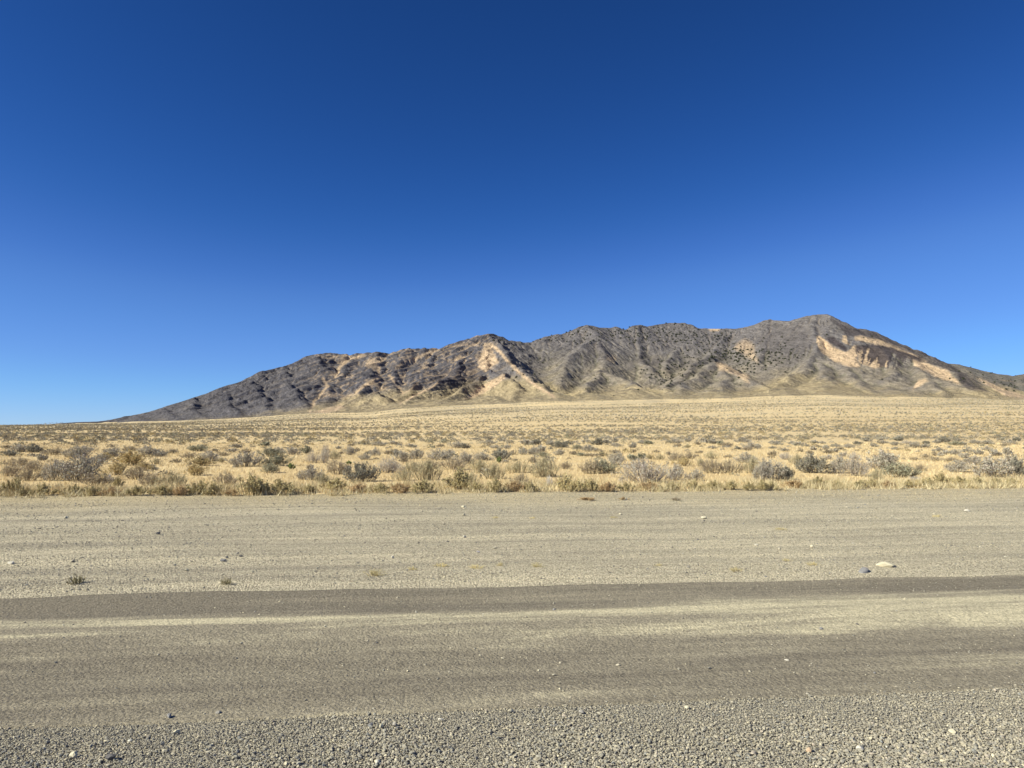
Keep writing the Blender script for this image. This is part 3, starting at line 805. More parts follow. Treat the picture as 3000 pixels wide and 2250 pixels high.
# the rocks one can point to
RV, RF = ico2()
def rock_mesh(seed, flat, col):
    q = np.random.default_rng(seed)
    v = RV.copy()
    for _ in range(9):                       # chip flat facets off
        d = q.normal(size=3); d /= np.linalg.norm(d); c = q.uniform(0.55, 0.85)
        s = v @ d; v = v - np.maximum(s - c, 0)[:, None] * d
    v = v * (1 + q.uniform(-0.04, 0.04, (len(v), 1)))
    v[:, 2] *= flat
    v[:, 1] *= q.uniform(0.6, 0.9)
    return make_mesh('rock', v * 0.5, RF, np.tile(np.array(col)[None], (len(v), 1)), mats=M_STONE)
PALE = (0.58, 0.53, 0.39); WHITE = (0.60, 0.56, 0.47); GR = (0.24, 0.235, 0.235); DK = (0.12, 0.115, 0.115); BEI = (0.45, 0.41, 0.31)
ROCKS = [
 (2595,1659,62,.30,PALE,'flat cream coloured rock, the largest on the far verge'),
 (2528,1677,46,.24,GR,'flat tilted grey slab of rock beside the far road edge'),
 (192,1519,15,.5,PALE,'pale stone high on the left part of the verge'),
 (463,1566,15,.7,DK,'dark stone alone on the left part of the gravel verge'),
 (655,1645,22,.5,GR,'blue grey stone on the verge above the small dry weed'),
 (665,1636,12,.7,DK,'small dark stone touching the blue grey stone on the verge'),
 (705,1632,16,.5,DK,'low dark stone right of the blue grey stone'),
 (33,1653,20,.5,WHITE,'white stone on the verge at the far left'),
 (547,1673,13,.7,PALE,'small pale stone on the verge between the two olive weeds'),
 (739,1678,13,.7,BEI,'beige stone just right of the small olive weed'),
 (1358,1487,20,.5,PALE,'pale wedge of stone close below the roadside plants'),
 (1358,1511,16,.6,BEI,'stone with a dark side just below the pale wedge stone'),
 (1360,1576,14,.8,WHITE,'small white stone in the middle of the verge'),
 (1449,1608,15,.6,BEI,'beige stone near the middle of the verge above the dry straw'),
 (1402,1619,17,.4,(.36,.34,.35),'flat lilac grey stone in the middle of the verge'),
 (1150,1636,14,.7,WHITE,'bright white pebble on the verge above the straw clumps'),
 (1817,1509,14,.7,PALE,'pale upright stone on the upper verge right of centre'),
 (2062,1520,22,.5,PALE,'cream patch of stone on the upper verge below a big bare bush'),
 (2834,1499,17,.5,WHITE,'white stone at the upper right of the verge'),
 (2215,1599,13,.6,WHITE,'white stone on the right half of the verge'),
 (2379,1604,14,.6,PALE,'pale stone above the cream rock and grey slab'),
 (1624,1790,14,.8,GR,'grey stone in the far wheel track'),
 (2405,1846,18,.6,GR,'round grey stone on the pale dust stripe at right'),
 (2512,1832,15,.5,DK,'dark stone on the upper edge of the pale dust at right'),
 (2305,1937,20,.25,WHITE,'thin white flake of stone lying on the near wheel track'),
 (2563,1976,16,.5,GR,'grey stone on the smooth road at lower right'),
 (1578,1968,12,.8,PALE,'pale pebble on the near wheel track at centre'),
 (1321,1903,12,.7,BEI,'beige pebble on the dust stripe left of centre'),
 (1104,1887,13,.7,DK,'dark pebble on the dust stripe left of centre'),
 (2013,2077,26,.5,PALE,'cream stone near the top of the loose gravel'),
 (1496,2088,30,.5,BEI,'flat beige stone near the middle of the loose gravel'),
 (1291,2113,26,.5,WHITE,'white angular stone in the loose gravel left of the beige one'),
 (1703,2091,24,.6,(.33,.31,.28),'rounded warm grey stone right of the flat beige stone'),
 (1105,2238,26,.7,WHITE,'bright white stone at the bottom edge of the gravel'),
 (1117,2134,26,.9,PALE,'tan stone standing in the gravel between grey stones'),
 (1085,2129,26,.6,GR,'grey stone left of the tan standing stone'),
 (1156,2129,28,.7,(.3,.28,.25),'brown grey stone right of the tan standing stone'),
 (495,2106,30,.7,GR,'round blue grey stone in the gravel at left'),
 (637,2093,28,.45,(.34,.32,.28),'light grey flat stone at the upper left of the gravel'),
 (515,2151,28,.6,PALE,'pale stone below the round blue grey one'),
 (325,2228,42,.7,DK,'large dark stone in the gravel at lower left'),
 (215,2220,32,.7,PALE,'cream rounded stone near the lower left corner'),
 (2790,2150,34,.6,PALE,'cream stone in the gravel at lower right'),
 (2370,2205,32,.7,(.55,.4,.27),'orange tan stone near the bottom edge at right'),
 (2520,2200,30,.7,WHITE,'white stone near the bottom edge right of the orange tan one'),
]
for i, (px_, py_, w_, fl, cc, lab) in enumerate(ROCKS):
    x, y = find_ground(px_, py_)
    s = w_ / F * math.hypot(x, y) * (0.88 if py_ < 1800 else 0.72)
    o = add_obj('rock', rock_mesh(100 + i, fl, cc), label=lab, cat='rock', group='single stones on the road and its verges')
    o.scale = (s, s, s)
    o.location = (x, y, float(full_z(np.array([x]), np.array([y]))[0]) + s * fl * 0.26 + 0.006)
    o.rotation_euler = (0.12 if i == 1 else 0, -0.3 if i == 1 else 0, ((i * 2.4) % 3.1) if i > 1 else (-0.25 if i == 0 else 0.7))
# ------------------------------------------------------------------ shrubs
def unit(v): return v / (np.linalg.norm(v, axis=-1, keepdims=True) + 1e-9)
def blades(p0, p1, w, col, q):
    """thin tapering twigs: one triangle each, facing at random"""
    d = p1 - p0
    s = unit(np.cross(d, q.normal(size=d.shape))) * (w[:, None] * 0.5)
    V = np.stack([p0 - s, p0 + s, p1], 1).reshape(-1, 3)
    Fc = np.arange(len(V)).reshape(-1, 3)
    return V, Fc, np.repeat(col, 3, axis=0)
def leaves(p, size, col, q, up=0.0):
    a = unit(q.normal(size=p.shape) + np.array([0, 0, up])) ; b = unit(np.cross(a, q.normal(size=p.shape)))
    s = size[:, None]
    V = np.stack([p - b * s * 0.35, p + b * s * 0.35, p + a * s], 1).reshape(-1, 3)
    return V, np.arange(len(V)).reshape(-1, 3), np.repeat(col, 3, axis=0)
def jit(c, n, q, a=0.2):
    return np.array(c)[None] * (1 + q.uniform(-a, a, (n, 1))) * (1 + q.uniform(-0.05, 0.05, (n, 3)))

# stem colour, twig colour, leaf colour, stems, twigs per stem, leaves, leaf size, upright, openness
KINDS = {
 'grey':  dict(st=(.20,.175,.14), tw=(.37,.33,.275), lf=(.42,.385,.315), ns=46, nt=11, nl=4, ls=.042, up=.25, ragged=.30),
 'bare':  dict(st=(.25,.215,.18), tw=(.46,.41,.35), lf=(.46,.42,.35), ns=52, nt=14, nl=1, ls=.032, up=.3, ragged=.40),
 'dark':  dict(st=(.13,.115,.095), tw=(.24,.215,.18), lf=(.28,.265,.21), ns=50, nt=11, nl=6, ls=.042, up=.2, ragged=.2),
 'brown': dict(st=(.18,.145,.10), tw=(.33,.275,.20), lf=(.38,.32,.225), ns=50, nt=11, nl=3, ls=.036, up=.3, ragged=.30),
 'gold':  dict(st=(.20,.16,.09), tw=(.34,.275,.155), lf=(.50,.40,.215), ns=60, nt=10, nl=5, ls=.042, up=.55, ragged=.15),
 'broom': dict(st=(.28,.24,.15), tw=(.43,.38,.25), lf=(.50,.44,.28), ns=90, nt=9, nl=1, ls=.03, up=.9, ragged=.3),
 'olive': dict(st=(.16,.14,.10), tw=(.29,.27,.195), lf=(.34,.325,.23), ns=46, nt=11, nl=6, ls=.042, up=.25, ragged=.25),
 'weed':  dict(st=(.26,.205,.11), tw=(.40,.33,.175), lf=(.47,.395,.215), ns=30, nt=14, nl=5, ls=.05, up=.8, ragged=.45),
 'red':   dict(st=(.32,.20,.11), tw=(.45,.31,.17), lf=(.50,.37,.21), ns=34, nt=14, nl=5, ls=.05, up=.6, ragged=.35),
 'pale':  dict(st=(.45,.42,.38), tw=(.62,.59,.53), lf=(.62,.59,.53), ns=36, nt=10, nl=1, ls=.03, up=.6, ragged=.3),
 'green': dict(st=(.14,.15,.06), tw=(.17,.20,.08), lf=(.20,.24,.10), ns=24, nt=8, nl=6, ls=.09, up=.6, ragged=.25),
 'wiry':  dict(st=(.15,.125,.07), tw=(.30,.265,.15), lf=(.36,.32,.18), ns=24, nt=10, nl=2, ls=.04, up=.35, ragged=.55),
 'litter':dict(st=(.55,.46,.24), tw=(.62,.53,.29), lf=(.62,.53,.29), ns=26, nt=9, nl=0, ls=.03, up=.05, ragged=.5),
}
def shrub_arrays(kind, seed, dens=1.0, wmul=1.0):
    """a shrub one metre wide; height is set by scaling z (dome about 0.5 high)"""
    K = KINDS[kind]; q = np.random.default_rng(seed)
    ns = int(K['ns'] * dens ** 0.5) + 3
    th = q.uniform(0, 2 * math.pi, ns)
    u = q.uniform(0.0, 1.0, ns) ** (0.55 + 0.5 * K['up'])
    lob = 1 + 0.22 * np.sin(2 * th + q.uniform(0, 6)) + 0.15 * np.sin(3 * th + q.uniform(0, 6))
    rr = u * 0.5 * lob
    hh = 0.5 * np.sqrt(np.clip(1 - (0.92 * u) ** 2, 0.05, 1)) * (1 - q.uniform(0, K['ragged'], ns)) * (1 + 0.15 * np.cos(th + q.uniform(0, 6)))
    base = np.stack([np.cos(th) * (0.03 + 0.30 * rr * (1 + K['up'])), np.sin(th) * (0.03 + 0.30 * rr * (1 + K['up'])), 0 * th - 0.02], 1)
    end = np.stack([np.cos(th) * rr, np.sin(th) * rr, hh], 1)
    mid = base + (end - base) * 0.5 + q.normal(size=(ns, 3)) * 0.035 + np.array([0, 0, -0.03 * (1 - K['up'])])
    B = [blades(base, mid + (end - mid) * 0.3, np.full(ns, 0.017 * wmul), jit(K['st'], ns, q), q), blades(mid, end, np.full(ns, 0.012 * wmul), jit(K['st'], ns, q), q)]
    nt = max(3, int(K['nt'] * dens ** 0.5))
    i = np.repeat(np.arange(ns), nt); n = len(i)
    t = q.uniform(0.25, 1.0, n)
    p = np.where(t[:, None] < 0.5, base[i] + (mid - base)[i] * (t * 2)[:, None], mid[i] + (end - mid)[i] * (t * 2 - 1)[:, None])
    d = unit(unit(end - base)[i] * 0.8 + q.normal(size=(n, 3)) * 0.55 + np.array([0, 0, 0.25 + K['up']]))
    L = q.uniform(0.07, 0.17, n) * (1.25 - 0.5 * t)
    e = p + d * L[:, None]; e[:, 2] = np.maximum(e[:, 2], 0.0)
    B.append(blades(p, e, np.full(n, 0.0075 * wmul), jit(K['tw'], n, q), q))
    # finest twigs
    j = np.repeat(np.arange(n), 2); m = len(j)
    tt = q.uniform(0.3, 1, m)
    p2 = p[j] + (e - p)[j] * tt[:, None]
    d2 = unit(d[j] + q.normal(size=(m, 3)) * 0.5)
    e2 = p2 + d2 * q.uniform(0.03, 0.075, m)[:, None]; e2[:, 2] = np.maximum(e2[:, 2], 0.0)
    B.append(blades(p2, e2, np.full(m, 0.0055 * wmul), jit(K['tw'], m, q, 0.28), q))
    Lf = None
    nl = K['nl']
    if nl:
        j = np.repeat(np.arange(n), nl); m = len(j)
        p3 = p[j] + (e - p)[j] * q.uniform(0.3, 1.1, m)[:, None] + q.normal(size=(m, 3)) * 0.016
        p3[:, 2] = np.maximum(p3[:, 2], 0.0)
        c = jit(K['lf'], m, q, 0.28)
        Lf = leaves(p3, q.uniform(0.5, 1.1, m) * K['ls'] * wmul, c, q, 0.5)
    return merge(B), Lf

n = NT('twigs')
oi = n.n('ShaderNodeObjectInfo')
vv = n.mr(oi.outputs['Random'], 0, 1, 0.86, 1.16)
col = n.mix(1.0, n.attr(), vv, 'MULTIPLY')
M_TWIG = n.finish(col)

MESH = {}
NVAR = 4
for kind in KINDS:
    for v in range(NVAR):
        B, Lf = shrub_arrays(kind, hash_seed := (list(KINDS).index(kind) * 50 + v), 1.0, {'wiry': 2.8, 'litter': 2.4}.get(kind, 1.0))
        MESH[kind, v, 'b'] = make_mesh(kind + '_branches', *B, mats=M_TWIG)
        MESH[kind, v, 'f'] = make_mesh(kind + '_foliage', *Lf, mats=M_TWIG) if Lf else None
        B, Lf = shrub_arrays(kind, 900 + hash_seed, 0.45, 2.1)
        MESH[kind, v, 's'] = make_mesh(kind + '_small', *merge([B] + ([Lf] if Lf else [])), mats=M_TWIG)

# surveyed shrubs: x of the plant, y of its foot, width, height (units of a 2.949x enlargement), kind
S5 = [(600,568,340,205,'grey'),(420,560,170,150,'grey'),(470,495,180,100,'grey'),(790,606,210,95,'brown'),(180,560,160,100,'brown'),(50,520,150,110,'brown'),(120,432,170,65,'brown'),
 (240,480,190,80,'brown'),(1070,432,240,108,'gold'),(960,512,175,85,'gold'),(1215,470,130,60,'gold'),(930,560,65,55,'pale'),(1150,550,200,100,'brown'),(1270,604,150,90,'brown'),(1440,608,220,112,'broom'),
 (1650,515,175,80,'gold'),(1780,388,155,78,'grey'),(1695,430,185,65,'gold'),(2085,438,245,115,'grey'),(1925,600,160,98,'brown'),(795,416,170,72,'grey'),(880,374,105,50,'gold'),(610,362,200,92,'grey'),
 (1240,350,180,85,'grey'),(1360,345,110,55,'grey'),(930,352,200,75,'grey'),(255,312,120,62,'dark'),(130,312,170,62,'grey'),(45,345,100,48,'dark'),(340,382,85,52,'grey'),(1335,415,85,48,'broom'),
 (1500,402,85,34,'brown'),(1320,462,55,28,'grey'),(1675,303,160,52,'olive'),(1460,322,100,36,'brown'),(1610,362,120,42,'brown'),(1910,345,90,36,'brown'),(1900,400,60,40,'broom'),(1985,312,85,34,'grey'),
 (2035,272,65,32,'grey'),(2100,322,85,42,'brown'),(1850,302,60,24,'brown'),(1100,300,110,40,'brown'),(700,300,110,40,'grey'),(430,335,150,55,'brown'),(30,275,70,25,'brown'),
 (55,682,150,150,'weed'),(1000,620,95,90,'weed'),(1680,684,150,125,'weed'),(1800,684,150,105,'weed'),(2150,690,210,190,'weed'),(1990,692,120,60,'red'),(330,690,160,100,'weed'),(580,690,160,95,'weed'),(780,692,140,85,'weed'),(1150,690,160,90,'weed'),(1360,690,170,90,'weed'),(1530,690,140,90,'red'),(180,692,130,70,'weed'),(930,690,120,80,'red')]
S6 = [(885,572,240,150,'dark'),(680,505,190,115,'brown'),(1130,495,245,125,'bare'),(450,552,180,105,'grey'),(140,432,200,90,'olive'),(100,492,140,72,'olive'),(110,352,160,72,'olive'),(175,322,105,52,'grey'),
 (290,332,125,64,'grey'),(435,322,72,58,'olive'),(480,405,100,92,'bare'),(588,405,95,150,'bare'),(670,370,95,70,'broom'),(800,335,90,72,'grey'),(730,328,40,26,'brown'),(930,376,110,46,'grey'),(1022,340,90,62,'grey'),
 (1250,370,130,62,'grey'),(1272,397,72,38,'brown'),(1380,372,125,82,'grey'),(1150,330,85,42,'brown'),(1205,330,70,44,'grey'),(1570,378,200,82,'grey'),(1665,345,80,52,'grey'),(1800,412,140,92,'grey'),(1950,382,145,64,'grey'),
 (2115,372,160,78,'dark'),(1500,452,180,62,'brown'),(1700,465,200,92,'brown'),(1480,556,220,150,'broom'),(1270,560,170,85,'broom'),(1350,482,200,80,'broom'),(1930,492,180,105,'broom'),(2045,545,165,115,'broom'),(1740,642,220,175,'weed'),
 (1850,600,140,92,'broom'),(298,457,52,42,'green'),(800,416,42,26,'green'),(2100,402,52,38,'green'),(460,460,50,45,'brown'),(660,652,200,112,'weed'),(180,682,240,125,'weed'),(20,682,110,125,'weed'),(1220,666,180,85,'red'),
 (1430,670,190,115,'weed'),(2070,662,130,125,'weed'),(1805,277,62,36,'dark'),(1740,275,130,52,'grey'),(1185,243,62,30,'grey'),(1050,256,120,36,'grey'),(60,256,82,32,'olive'),(860,662,150,80,'red'),(1050,668,150,90,'weed'),(560,600,170,90,'broom'),(430,665,130,75,'weed'),(1900,655,120,90,'weed'),(820,256,60,22,'brown'),(2070,280,90,30,'grey'),(2170,280,50,36,'grey'),(2010,240,110,32,'grey'),(1340,270,70,30,'grey'),(1590,265,60,24,'brown'),(870,300,50,22,'brown'),(710,282,50,24,'grey')]
S7 = [(290,530,240,155,'broom'),(60,492,190,92,'broom'),(470,458,105,62,'brown'),(690,500,150,115,'brown'),(800,497,190,112,'olive'),(910,422,150,92,'grey'),(1210,585,430,190,'bare'),(1430,555,125,125,'grey'),
 (1080,470,150,82,'bare'),(1600,558,120,84,'grey'),(1740,495,165,115,'brown'),(1900,492,170,105,'brown'),(2050,404,175,76,'grey'),(2090,495,130,125,'broom'),(2190,562,130,160,'grey'),(1490,432,120,64,'gold'),(1430,385,135,66,'brown'),(1540,372,92,62,'brown'),
 (1640,432,62,64,'broom'),(1730,367,92,62,'broom'),(1050,382,85,46,'olive'),(1120,367,82,42,'olive'),(1190,370,60,32,'broom'),(1285,374,70,42,'broom'),(410,337,100,46,'grey'),(540,332,80,32,'brown'),(610,345,90,28,'olive'),(690,346,90,26,'brown'),
 (785,346,85,42,'broom'),(885,320,82,28,'brown'),(1050,312,42,26,'brown'),(1252,317,50,28,'brown'),(1360,335,45,30,'brown'),(668,305,112,52,'grey'),(570,287,92,36,'olive'),(405,272,130,46,'dark'),(100,332,82,54,'grey'),(190,330,92,60,'grey'),
 (250,308,85,54,'grey'),(275,355,92,44,'olive'),(185,400,92,42,'brown'),(130,246,82,42,'grey'),(220,243,82,42,'dark'),(330,246,90,40,'grey'),(485,245,80,30,'dark'),(745,248,82,52,'dark'),(895,222,60,32,'grey'),(820,238,70,36,'grey'),(905,262,90,32,'grey'),
 (1050,275,62,44,'grey'),(1120,237,60,30,'grey'),(1190,242,82,28,'olive'),(1425,233,105,42,'grey'),(1440,262,60,28,'brown'),(1530,217,62,36,'grey'),(1525,272,48,32,'broom'),(1605,246,50,26,'brown'),(1745,237,82,36,'grey'),(1805,247,62,32,'olive'),
 (1860,262,82,38,'brown'),(2010,227,105,42,'grey'),(2085,278,130,54,'grey'),(2050,297,90,32,'brown'),(1958,286,52,22,'dark'),(1740,280,62,22,'grey'),(10,332,60,36,'brown'),(1880,358,70,26,'brown'),(1630,320,70,22,'brown'),(30,388,50,20,'brown'),
 (470,646,155,145,'weed'),(325,605,65,85,'pale'),(570,655,170,100,'weed'),(690,655,150,115,'weed'),(840,655,150,90,'red'),(955,580,60,60,'pale'),(1600,645,125,85,'weed'),(30,655,150,95,'red'),(160,655,150,85,'weed'),(1010,650,140,75,'weed'),(1200,645,150,80,'red'),(1380,645,150,70,'weed'),(1760,640,130,85,'weed'),(1910,640,120,80,'weed'),(2060,645,120,75,'weed'),(2180,645,90,95,'weed'),(80,600,140,90,'brown')]
S8 = [(90,555,270,145,'grey'),(190,556,110,110,'dark'),(270,415,112,74,'broom'),(170,375,115,58,'bare'),(370,402,95,52,'bare'),(440,495,250,135,'dark'),(650,495,160,135,'grey'),(800,520,230,160,'bare'),(1060,465,275,150,'grey'),
 (1200,536,245,115,'olive'),(960,565,125,95,'broom'),(1335,474,92,52,'brown'),(770,372,82,54,'bare'),(540,372,85,44,'bare'),(670,347,72,42,'bare'),(590,312,72,34,'grey'),(530,322,82,32,'brown'),(1690,485,205,76,'grey'),(1800,420,165,62,'grey'),
 (2020,535,310,165,'grey'),(2150,430,150,92,'grey'),(2190,520,120,140,'dark'),(1720,362,82,44,'grey'),(1610,393,92,34,'brown'),(1480,388,142,34,'brown'),(1290,381,92,26,'brown'),(1380,356,62,32,'brown'),(1480,342,82,32,'brown'),(1500,307,92,34,'grey'),
 (1560,332,80,36,'grey'),(1640,335,90,46,'grey'),(1742,312,82,32,'grey'),(1840,332,70,42,'grey'),(1920,300,70,36,'grey'),(1990,342,82,52,'grey'),(2090,335,72,60,'grey'),(930,264,62,28,'grey'),(1150,212,82,34,'dark'),(1120,292,72,26,'grey'),
 (1285,272,92,46,'grey'),(1372,272,62,32,'grey'),(1380,243,62,28,'dark'),(870,217,82,32,'grey'),(990,207,62,30,'grey'),(1010,236,80,26,'grey'),(1110,252,62,30,'grey'),(720,274,110,34,'grey'),(630,290,62,24,'brown'),(515,282,62,30,'grey'),
 (400,292,62,26,'grey'),(430,268,52,26,'brown'),(335,263,52,26,'grey'),(270,252,72,30,'grey'),(210,240,52,26,'grey'),(88,247,92,32,'grey'),(45,280,52,22,'grey'),(155,302,52,28,'grey'),(290,307,50,26,'brown'),(370,322,62,26,'brown'),(480,236,42,22,'grey'),
 (420,233,62,26,'grey'),(595,268,60,30,'grey'),(1555,225,110,44,'dark'),(1480,232,60,28,'grey'),(1640,252,92,36,'olive'),(1705,250,62,28,'grey'),(1810,238,90,34,'grey'),(1920,242,80,28,'grey'),(2110,242,80,36,'grey'),(2180,215,60,34,'dark'),(2060,258,70,26,'brown'),(50,340,70,44,'brown'),(790,245,60,26,'dark'),(1210,240,70,30,'bare'),(1650,215,60,24,'grey'),
 (45,640,130,70,'weed'),(450,610,150,90,'weed'),(620,625,120,60,'weed'),(930,612,120,70,'weed'),(1540,590,120,100,'weed'),(1420,610,140,80,'weed'),(1060,618,110,60,'red'),(1700,605,130,80,'weed'),(1860,600,130,70,'weed'),(2010,602,140,60,'weed'),(2160,600,120,65,'weed'),(250,622,150,70,'red'),(1290,560,90,40,'pale'),(820,620,130,65,'weed'),(1240,612,130,60,'weed')]
EXTRA = []   # (px,py_foot,width,height,kind) straight in photograph pixels
EXTRA += [(215,1716,60,26,'wiry'),(657,1718,44,22,'wiry')]
EXTRA += [(1090,1692,62,22,'litter'),(1289,1664,48,14,'litter'),(1398,1668,50,12,'litter'),(1465,1660,24,12,'litter'),(1578,1664,40,13,'litter'),(1203,1673,40,9,'litter'),(1931,1661,26,9,'litter'),(2312,1646,36,7,'litter'),
          (2389,1660,44,9,'litter'),(2163,1678,44,13,'litter'),(2294,1555,36,8,'litter'),(2750,1517,28,9,'litter'),(1452,1520,28,6,'litter'),(1560,1521,24,6,'litter'),(1723,1468,46,10,'red'),(1830,1466,22,8,'red'),(1800,1519,24,6,'litter'),(1983,1468,24,9,'brown')]
SH = []
for x0, lst in ((0, S5), (750, S6), (1500, S7), (2250, S8)):
    for cx, cy, w, h, kd in lst: SH.append((x0 + cx / 2.949, 1220 + cy / 2.949, w / 2.949, h / 2.949, kd))
SH += EXTRA

LOOK = {'grey': 'grey sagebrush', 'bare': 'bare twiggy silver grey bush', 'dark': 'dark sagebrush', 'brown': 'brown grey bush', 'gold': 'golden topped rabbitbrush', 'broom': 'olive straw coloured bush of fine upright stems',
        'olive': 'olive grey sagebrush', 'weed': 'dry olive straw roadside weed', 'red': 'dry reddish tan weed', 'pale': 'bleached dead bush', 'green': 'small green plant', 'litter': 'flattened dry yellow weed', 'wiry': 'wiry olive weed with dark shadow'}
NAME = {'grey': 'sagebrush', 'bare': 'bare_bush', 'dark': 'sagebrush', 'brown': 'desert_bush', 'gold': 'rabbitbrush', 'broom': 'broom_bush', 'olive': 'sagebrush', 'weed': 'roadside_weed', 'red': 'roadside_weed', 'pale': 'dead_bush', 'green': 'green_plant', 'litter': 'dry_weed', 'wiry': 'roadside_weed'}
MARKS = [(90,'at the left edge of the view'),(260,'left of where the mountain begins'),(430,'below the low left tip of the mountain'),(620,'below the small knobs on the left ridge'),(820,'below the dark left shoulder'),(1010,'below the flat craggy left top'),
         (1190,'below the sandy gullies left of the pointed peak'),(1370,'just left of below the pointed middle peak'),(1530,'just right of below the pointed middle peak'),(1700,'below the saddle right of the pointed peak'),(1870,'below the twin bumps of the central ridge'),
         (2050,'below the rounded grey top'),(2210,'below the notch left of the highest peak'),(2420,'below the highest peak'),(2600,'below the fluted sandy cliff'),(2780,'below the long right hand slope'),(9999,'at the right edge of the view')]
def rowof(py, kd):
    if py > 1600: return 'on the gravel beside the road'
    if py > 1462: return 'on the upper verge'
    if kd in ('weed', 'red') and py > 1415: return 'along the verge'
    if py > 1385: return 'close behind the roadside plants'
    if py > 1345: return 'in the nearer golden grass'
    if py > 1315: return 'in the middle of the golden grass'
    return 'far out in the golden grass'
def sizeof(w): return 'big' if w > 68 else ('' if w > 34 else 'small')
recs = []
for i, (px_, py_, w, h, kd) in enumerate(SH):
    x, y = find_ground(px_, py_)
    dist = math.hypot(x, y)
    recs.append(dict(px=px_, py=py_, x=x, y=y, W=w / F * y * (1.1 if kd in ('wiry', 'litter', 'green') else 1.32), Hh=h / F * y * (0.85 if kd in ('weed', 'red') else 1.0), kd=kd, w=w))
keys = {}
for rc in recs:
    mk = next(m for lim, m in MARKS if rc['px'] < lim)
    b = (sizeof(rc['w']) + ' ' + LOOK[rc['kd']]).strip()
    if b.startswith('small small'): b = b[6:]
    rc['base'] = b + ' ' + rowof(rc['py'], rc['kd']) + ' ' + mk
    keys.setdefault(rc['base'], []).append(rc)
ORD = ['leftmost', 'second from the left', 'third from the left', 'fourth from the left', 'fifth from the left', 'sixth from the left', 'seventh from the left']
for b, l in keys.items():
    l.sort(key=lambda q: q['px'])
    for i, rc in enumerate(l):
        if len(l) == 1: rc['label'] = b
        elif len(l) == 2: rc['label'] = b + (', the left one' if i == 0 else ', the right one')
        else: rc['label'] = b + ', ' + ORD[min(i, 6)]
        ws = rc['label'].split()
        if len(ws) > 15:
            t = rc['label'].replace('olive straw coloured bush of fine upright stems', 'upright straw bush').replace('bare twiggy silver grey', 'bare silver').replace('dry olive straw roadside', 'olive straw').replace('in the middle of the golden grass', 'in middle grass').replace('in the nearer golden grass', 'in nearer grass')
            t = t.replace('close behind the roadside plants', 'behind roadside plants').replace('far out in the golden grass', 'in far grass').replace('from the left', 'from left').replace('sandy gullies left of the pointed peak', 'sandy gullies').replace('just left of below the pointed middle peak', 'left of the pointed peak').replace('just right of below the pointed middle peak', 'right of the pointed peak').replace('the saddle right of the pointed peak', 'the saddle').replace('the notch left of the highest peak', 'the notch')
            t = t.replace('the twin bumps of the central ridge', 'the twin bumps').replace('on the gravel beside the road', 'on the roadside gravel')
            t = t.replace('olive straw coloured bush of fine upright stems', 'upright straw bush').replace('golden topped rabbitbrush', 'golden rabbitbrush').replace('the flat craggy left top', 'the craggy left top').replace('the small knobs on the left ridge', 'the left knobs').replace('the fluted sandy cliff', 'the sandy cliff').replace('the low left tip of the mountain', 'the mountain tip')
            if len(t.split()) > 16: print('LONG', t)
            rc['label'] = t
q = random.Random(5)
for i, rc in enumerate(recs):
    kd = rc['kd']; v = q.randrange(NVAR)
    cat = {'roadside_weed': 'weed', 'dry_weed': 'weed', 'green_plant': 'plant'}.get(NAME[kd], 'bush')
    grp = {'bush': 'bushes on the desert plain', 'weed': 'dry weeds along the verge', 'plant': 'small green plants in the grass'}[cat]
    z = float(full_z(np.array([rc['x']]), np.array([rc['y']]))[0])
    loc = (rc['x'], rc['y'] + rc['W'] * 0.35, z)
    hs = rc['Hh'] / 0.46
    if rc['w'] > 30 and kd not in ('litter', 'wiry') and MESH[kd, v, 'f'] is not None:
        e = add_obj(NAME[kd], None, label=rc['label'], cat=cat, group=grp, loc=loc)
        e.empty_display_size = 0.2
        add_obj('branches', MESH[kd, v, 'b'], parent=e)
        add_obj('foliage', MESH[kd, v, 'f'], parent=e)
    else:
        e = add_obj(NAME[kd], MESH[kd, v, 's' if (rc['w'] < 30 and kd != 'litter') or kd == 'pale' else 'b'], label=rc['label'], cat=cat, group=grp, loc=loc)
    e.scale = (rc['W'], rc['W'], hs)
    e.rotation_euler = (0, 0, q.uniform(0, 6.28))

# ------------------------------------------------------------------ brush far out on the plain
q = np.random.default_rng(77)
def fuzz(x, y, W, Hh, k, col, q, z=None):
    """k leaf-sized triangles spread through each dome"""
    n = len(x)
    z = full_z(x, y)
    m = (y > MY0 + 30) & (x > MX0 + 30) & (x < MX1 - 30)
    z = np.where(m, bilin(H, x, y), z)
    th = q.uniform(0, 6.283, (n, k)); u = q.uniform(0, 1, (n, k)) ** 0.6
    t = q.uniform(0.0, 1, (n, k))
    P = np.stack([np.cos(th) * u * 0.5 * W[:, None], np.sin(th) * u * 0.5 * W[:, None], np.sqrt(np.clip(1 - u * u, 0, 1)) * Hh[:, None] * (0.35 + 0.65 * t)], 2)
    P += np.stack([x, y, z - 0.02], 1)[:, None, :]
    s = np.repeat((W * 1.25 / math.sqrt(k))[:, None], k, 1).ravel()
    c = np.repeat(col[:, None, :], k, 1).reshape(-1, 3) * q.uniform(0.75, 1.25, (n * k, 1))
    return leaves(P.reshape(-1, 3), s * q.uniform(0.6, 1.2, n * k), c, q, 0.9)
PAL = np.array([KINDS[k]['lf'] for k in ('grey', 'grey', 'dark', 'brown', 'brown', 'olive', 'gold')]) * 0.72
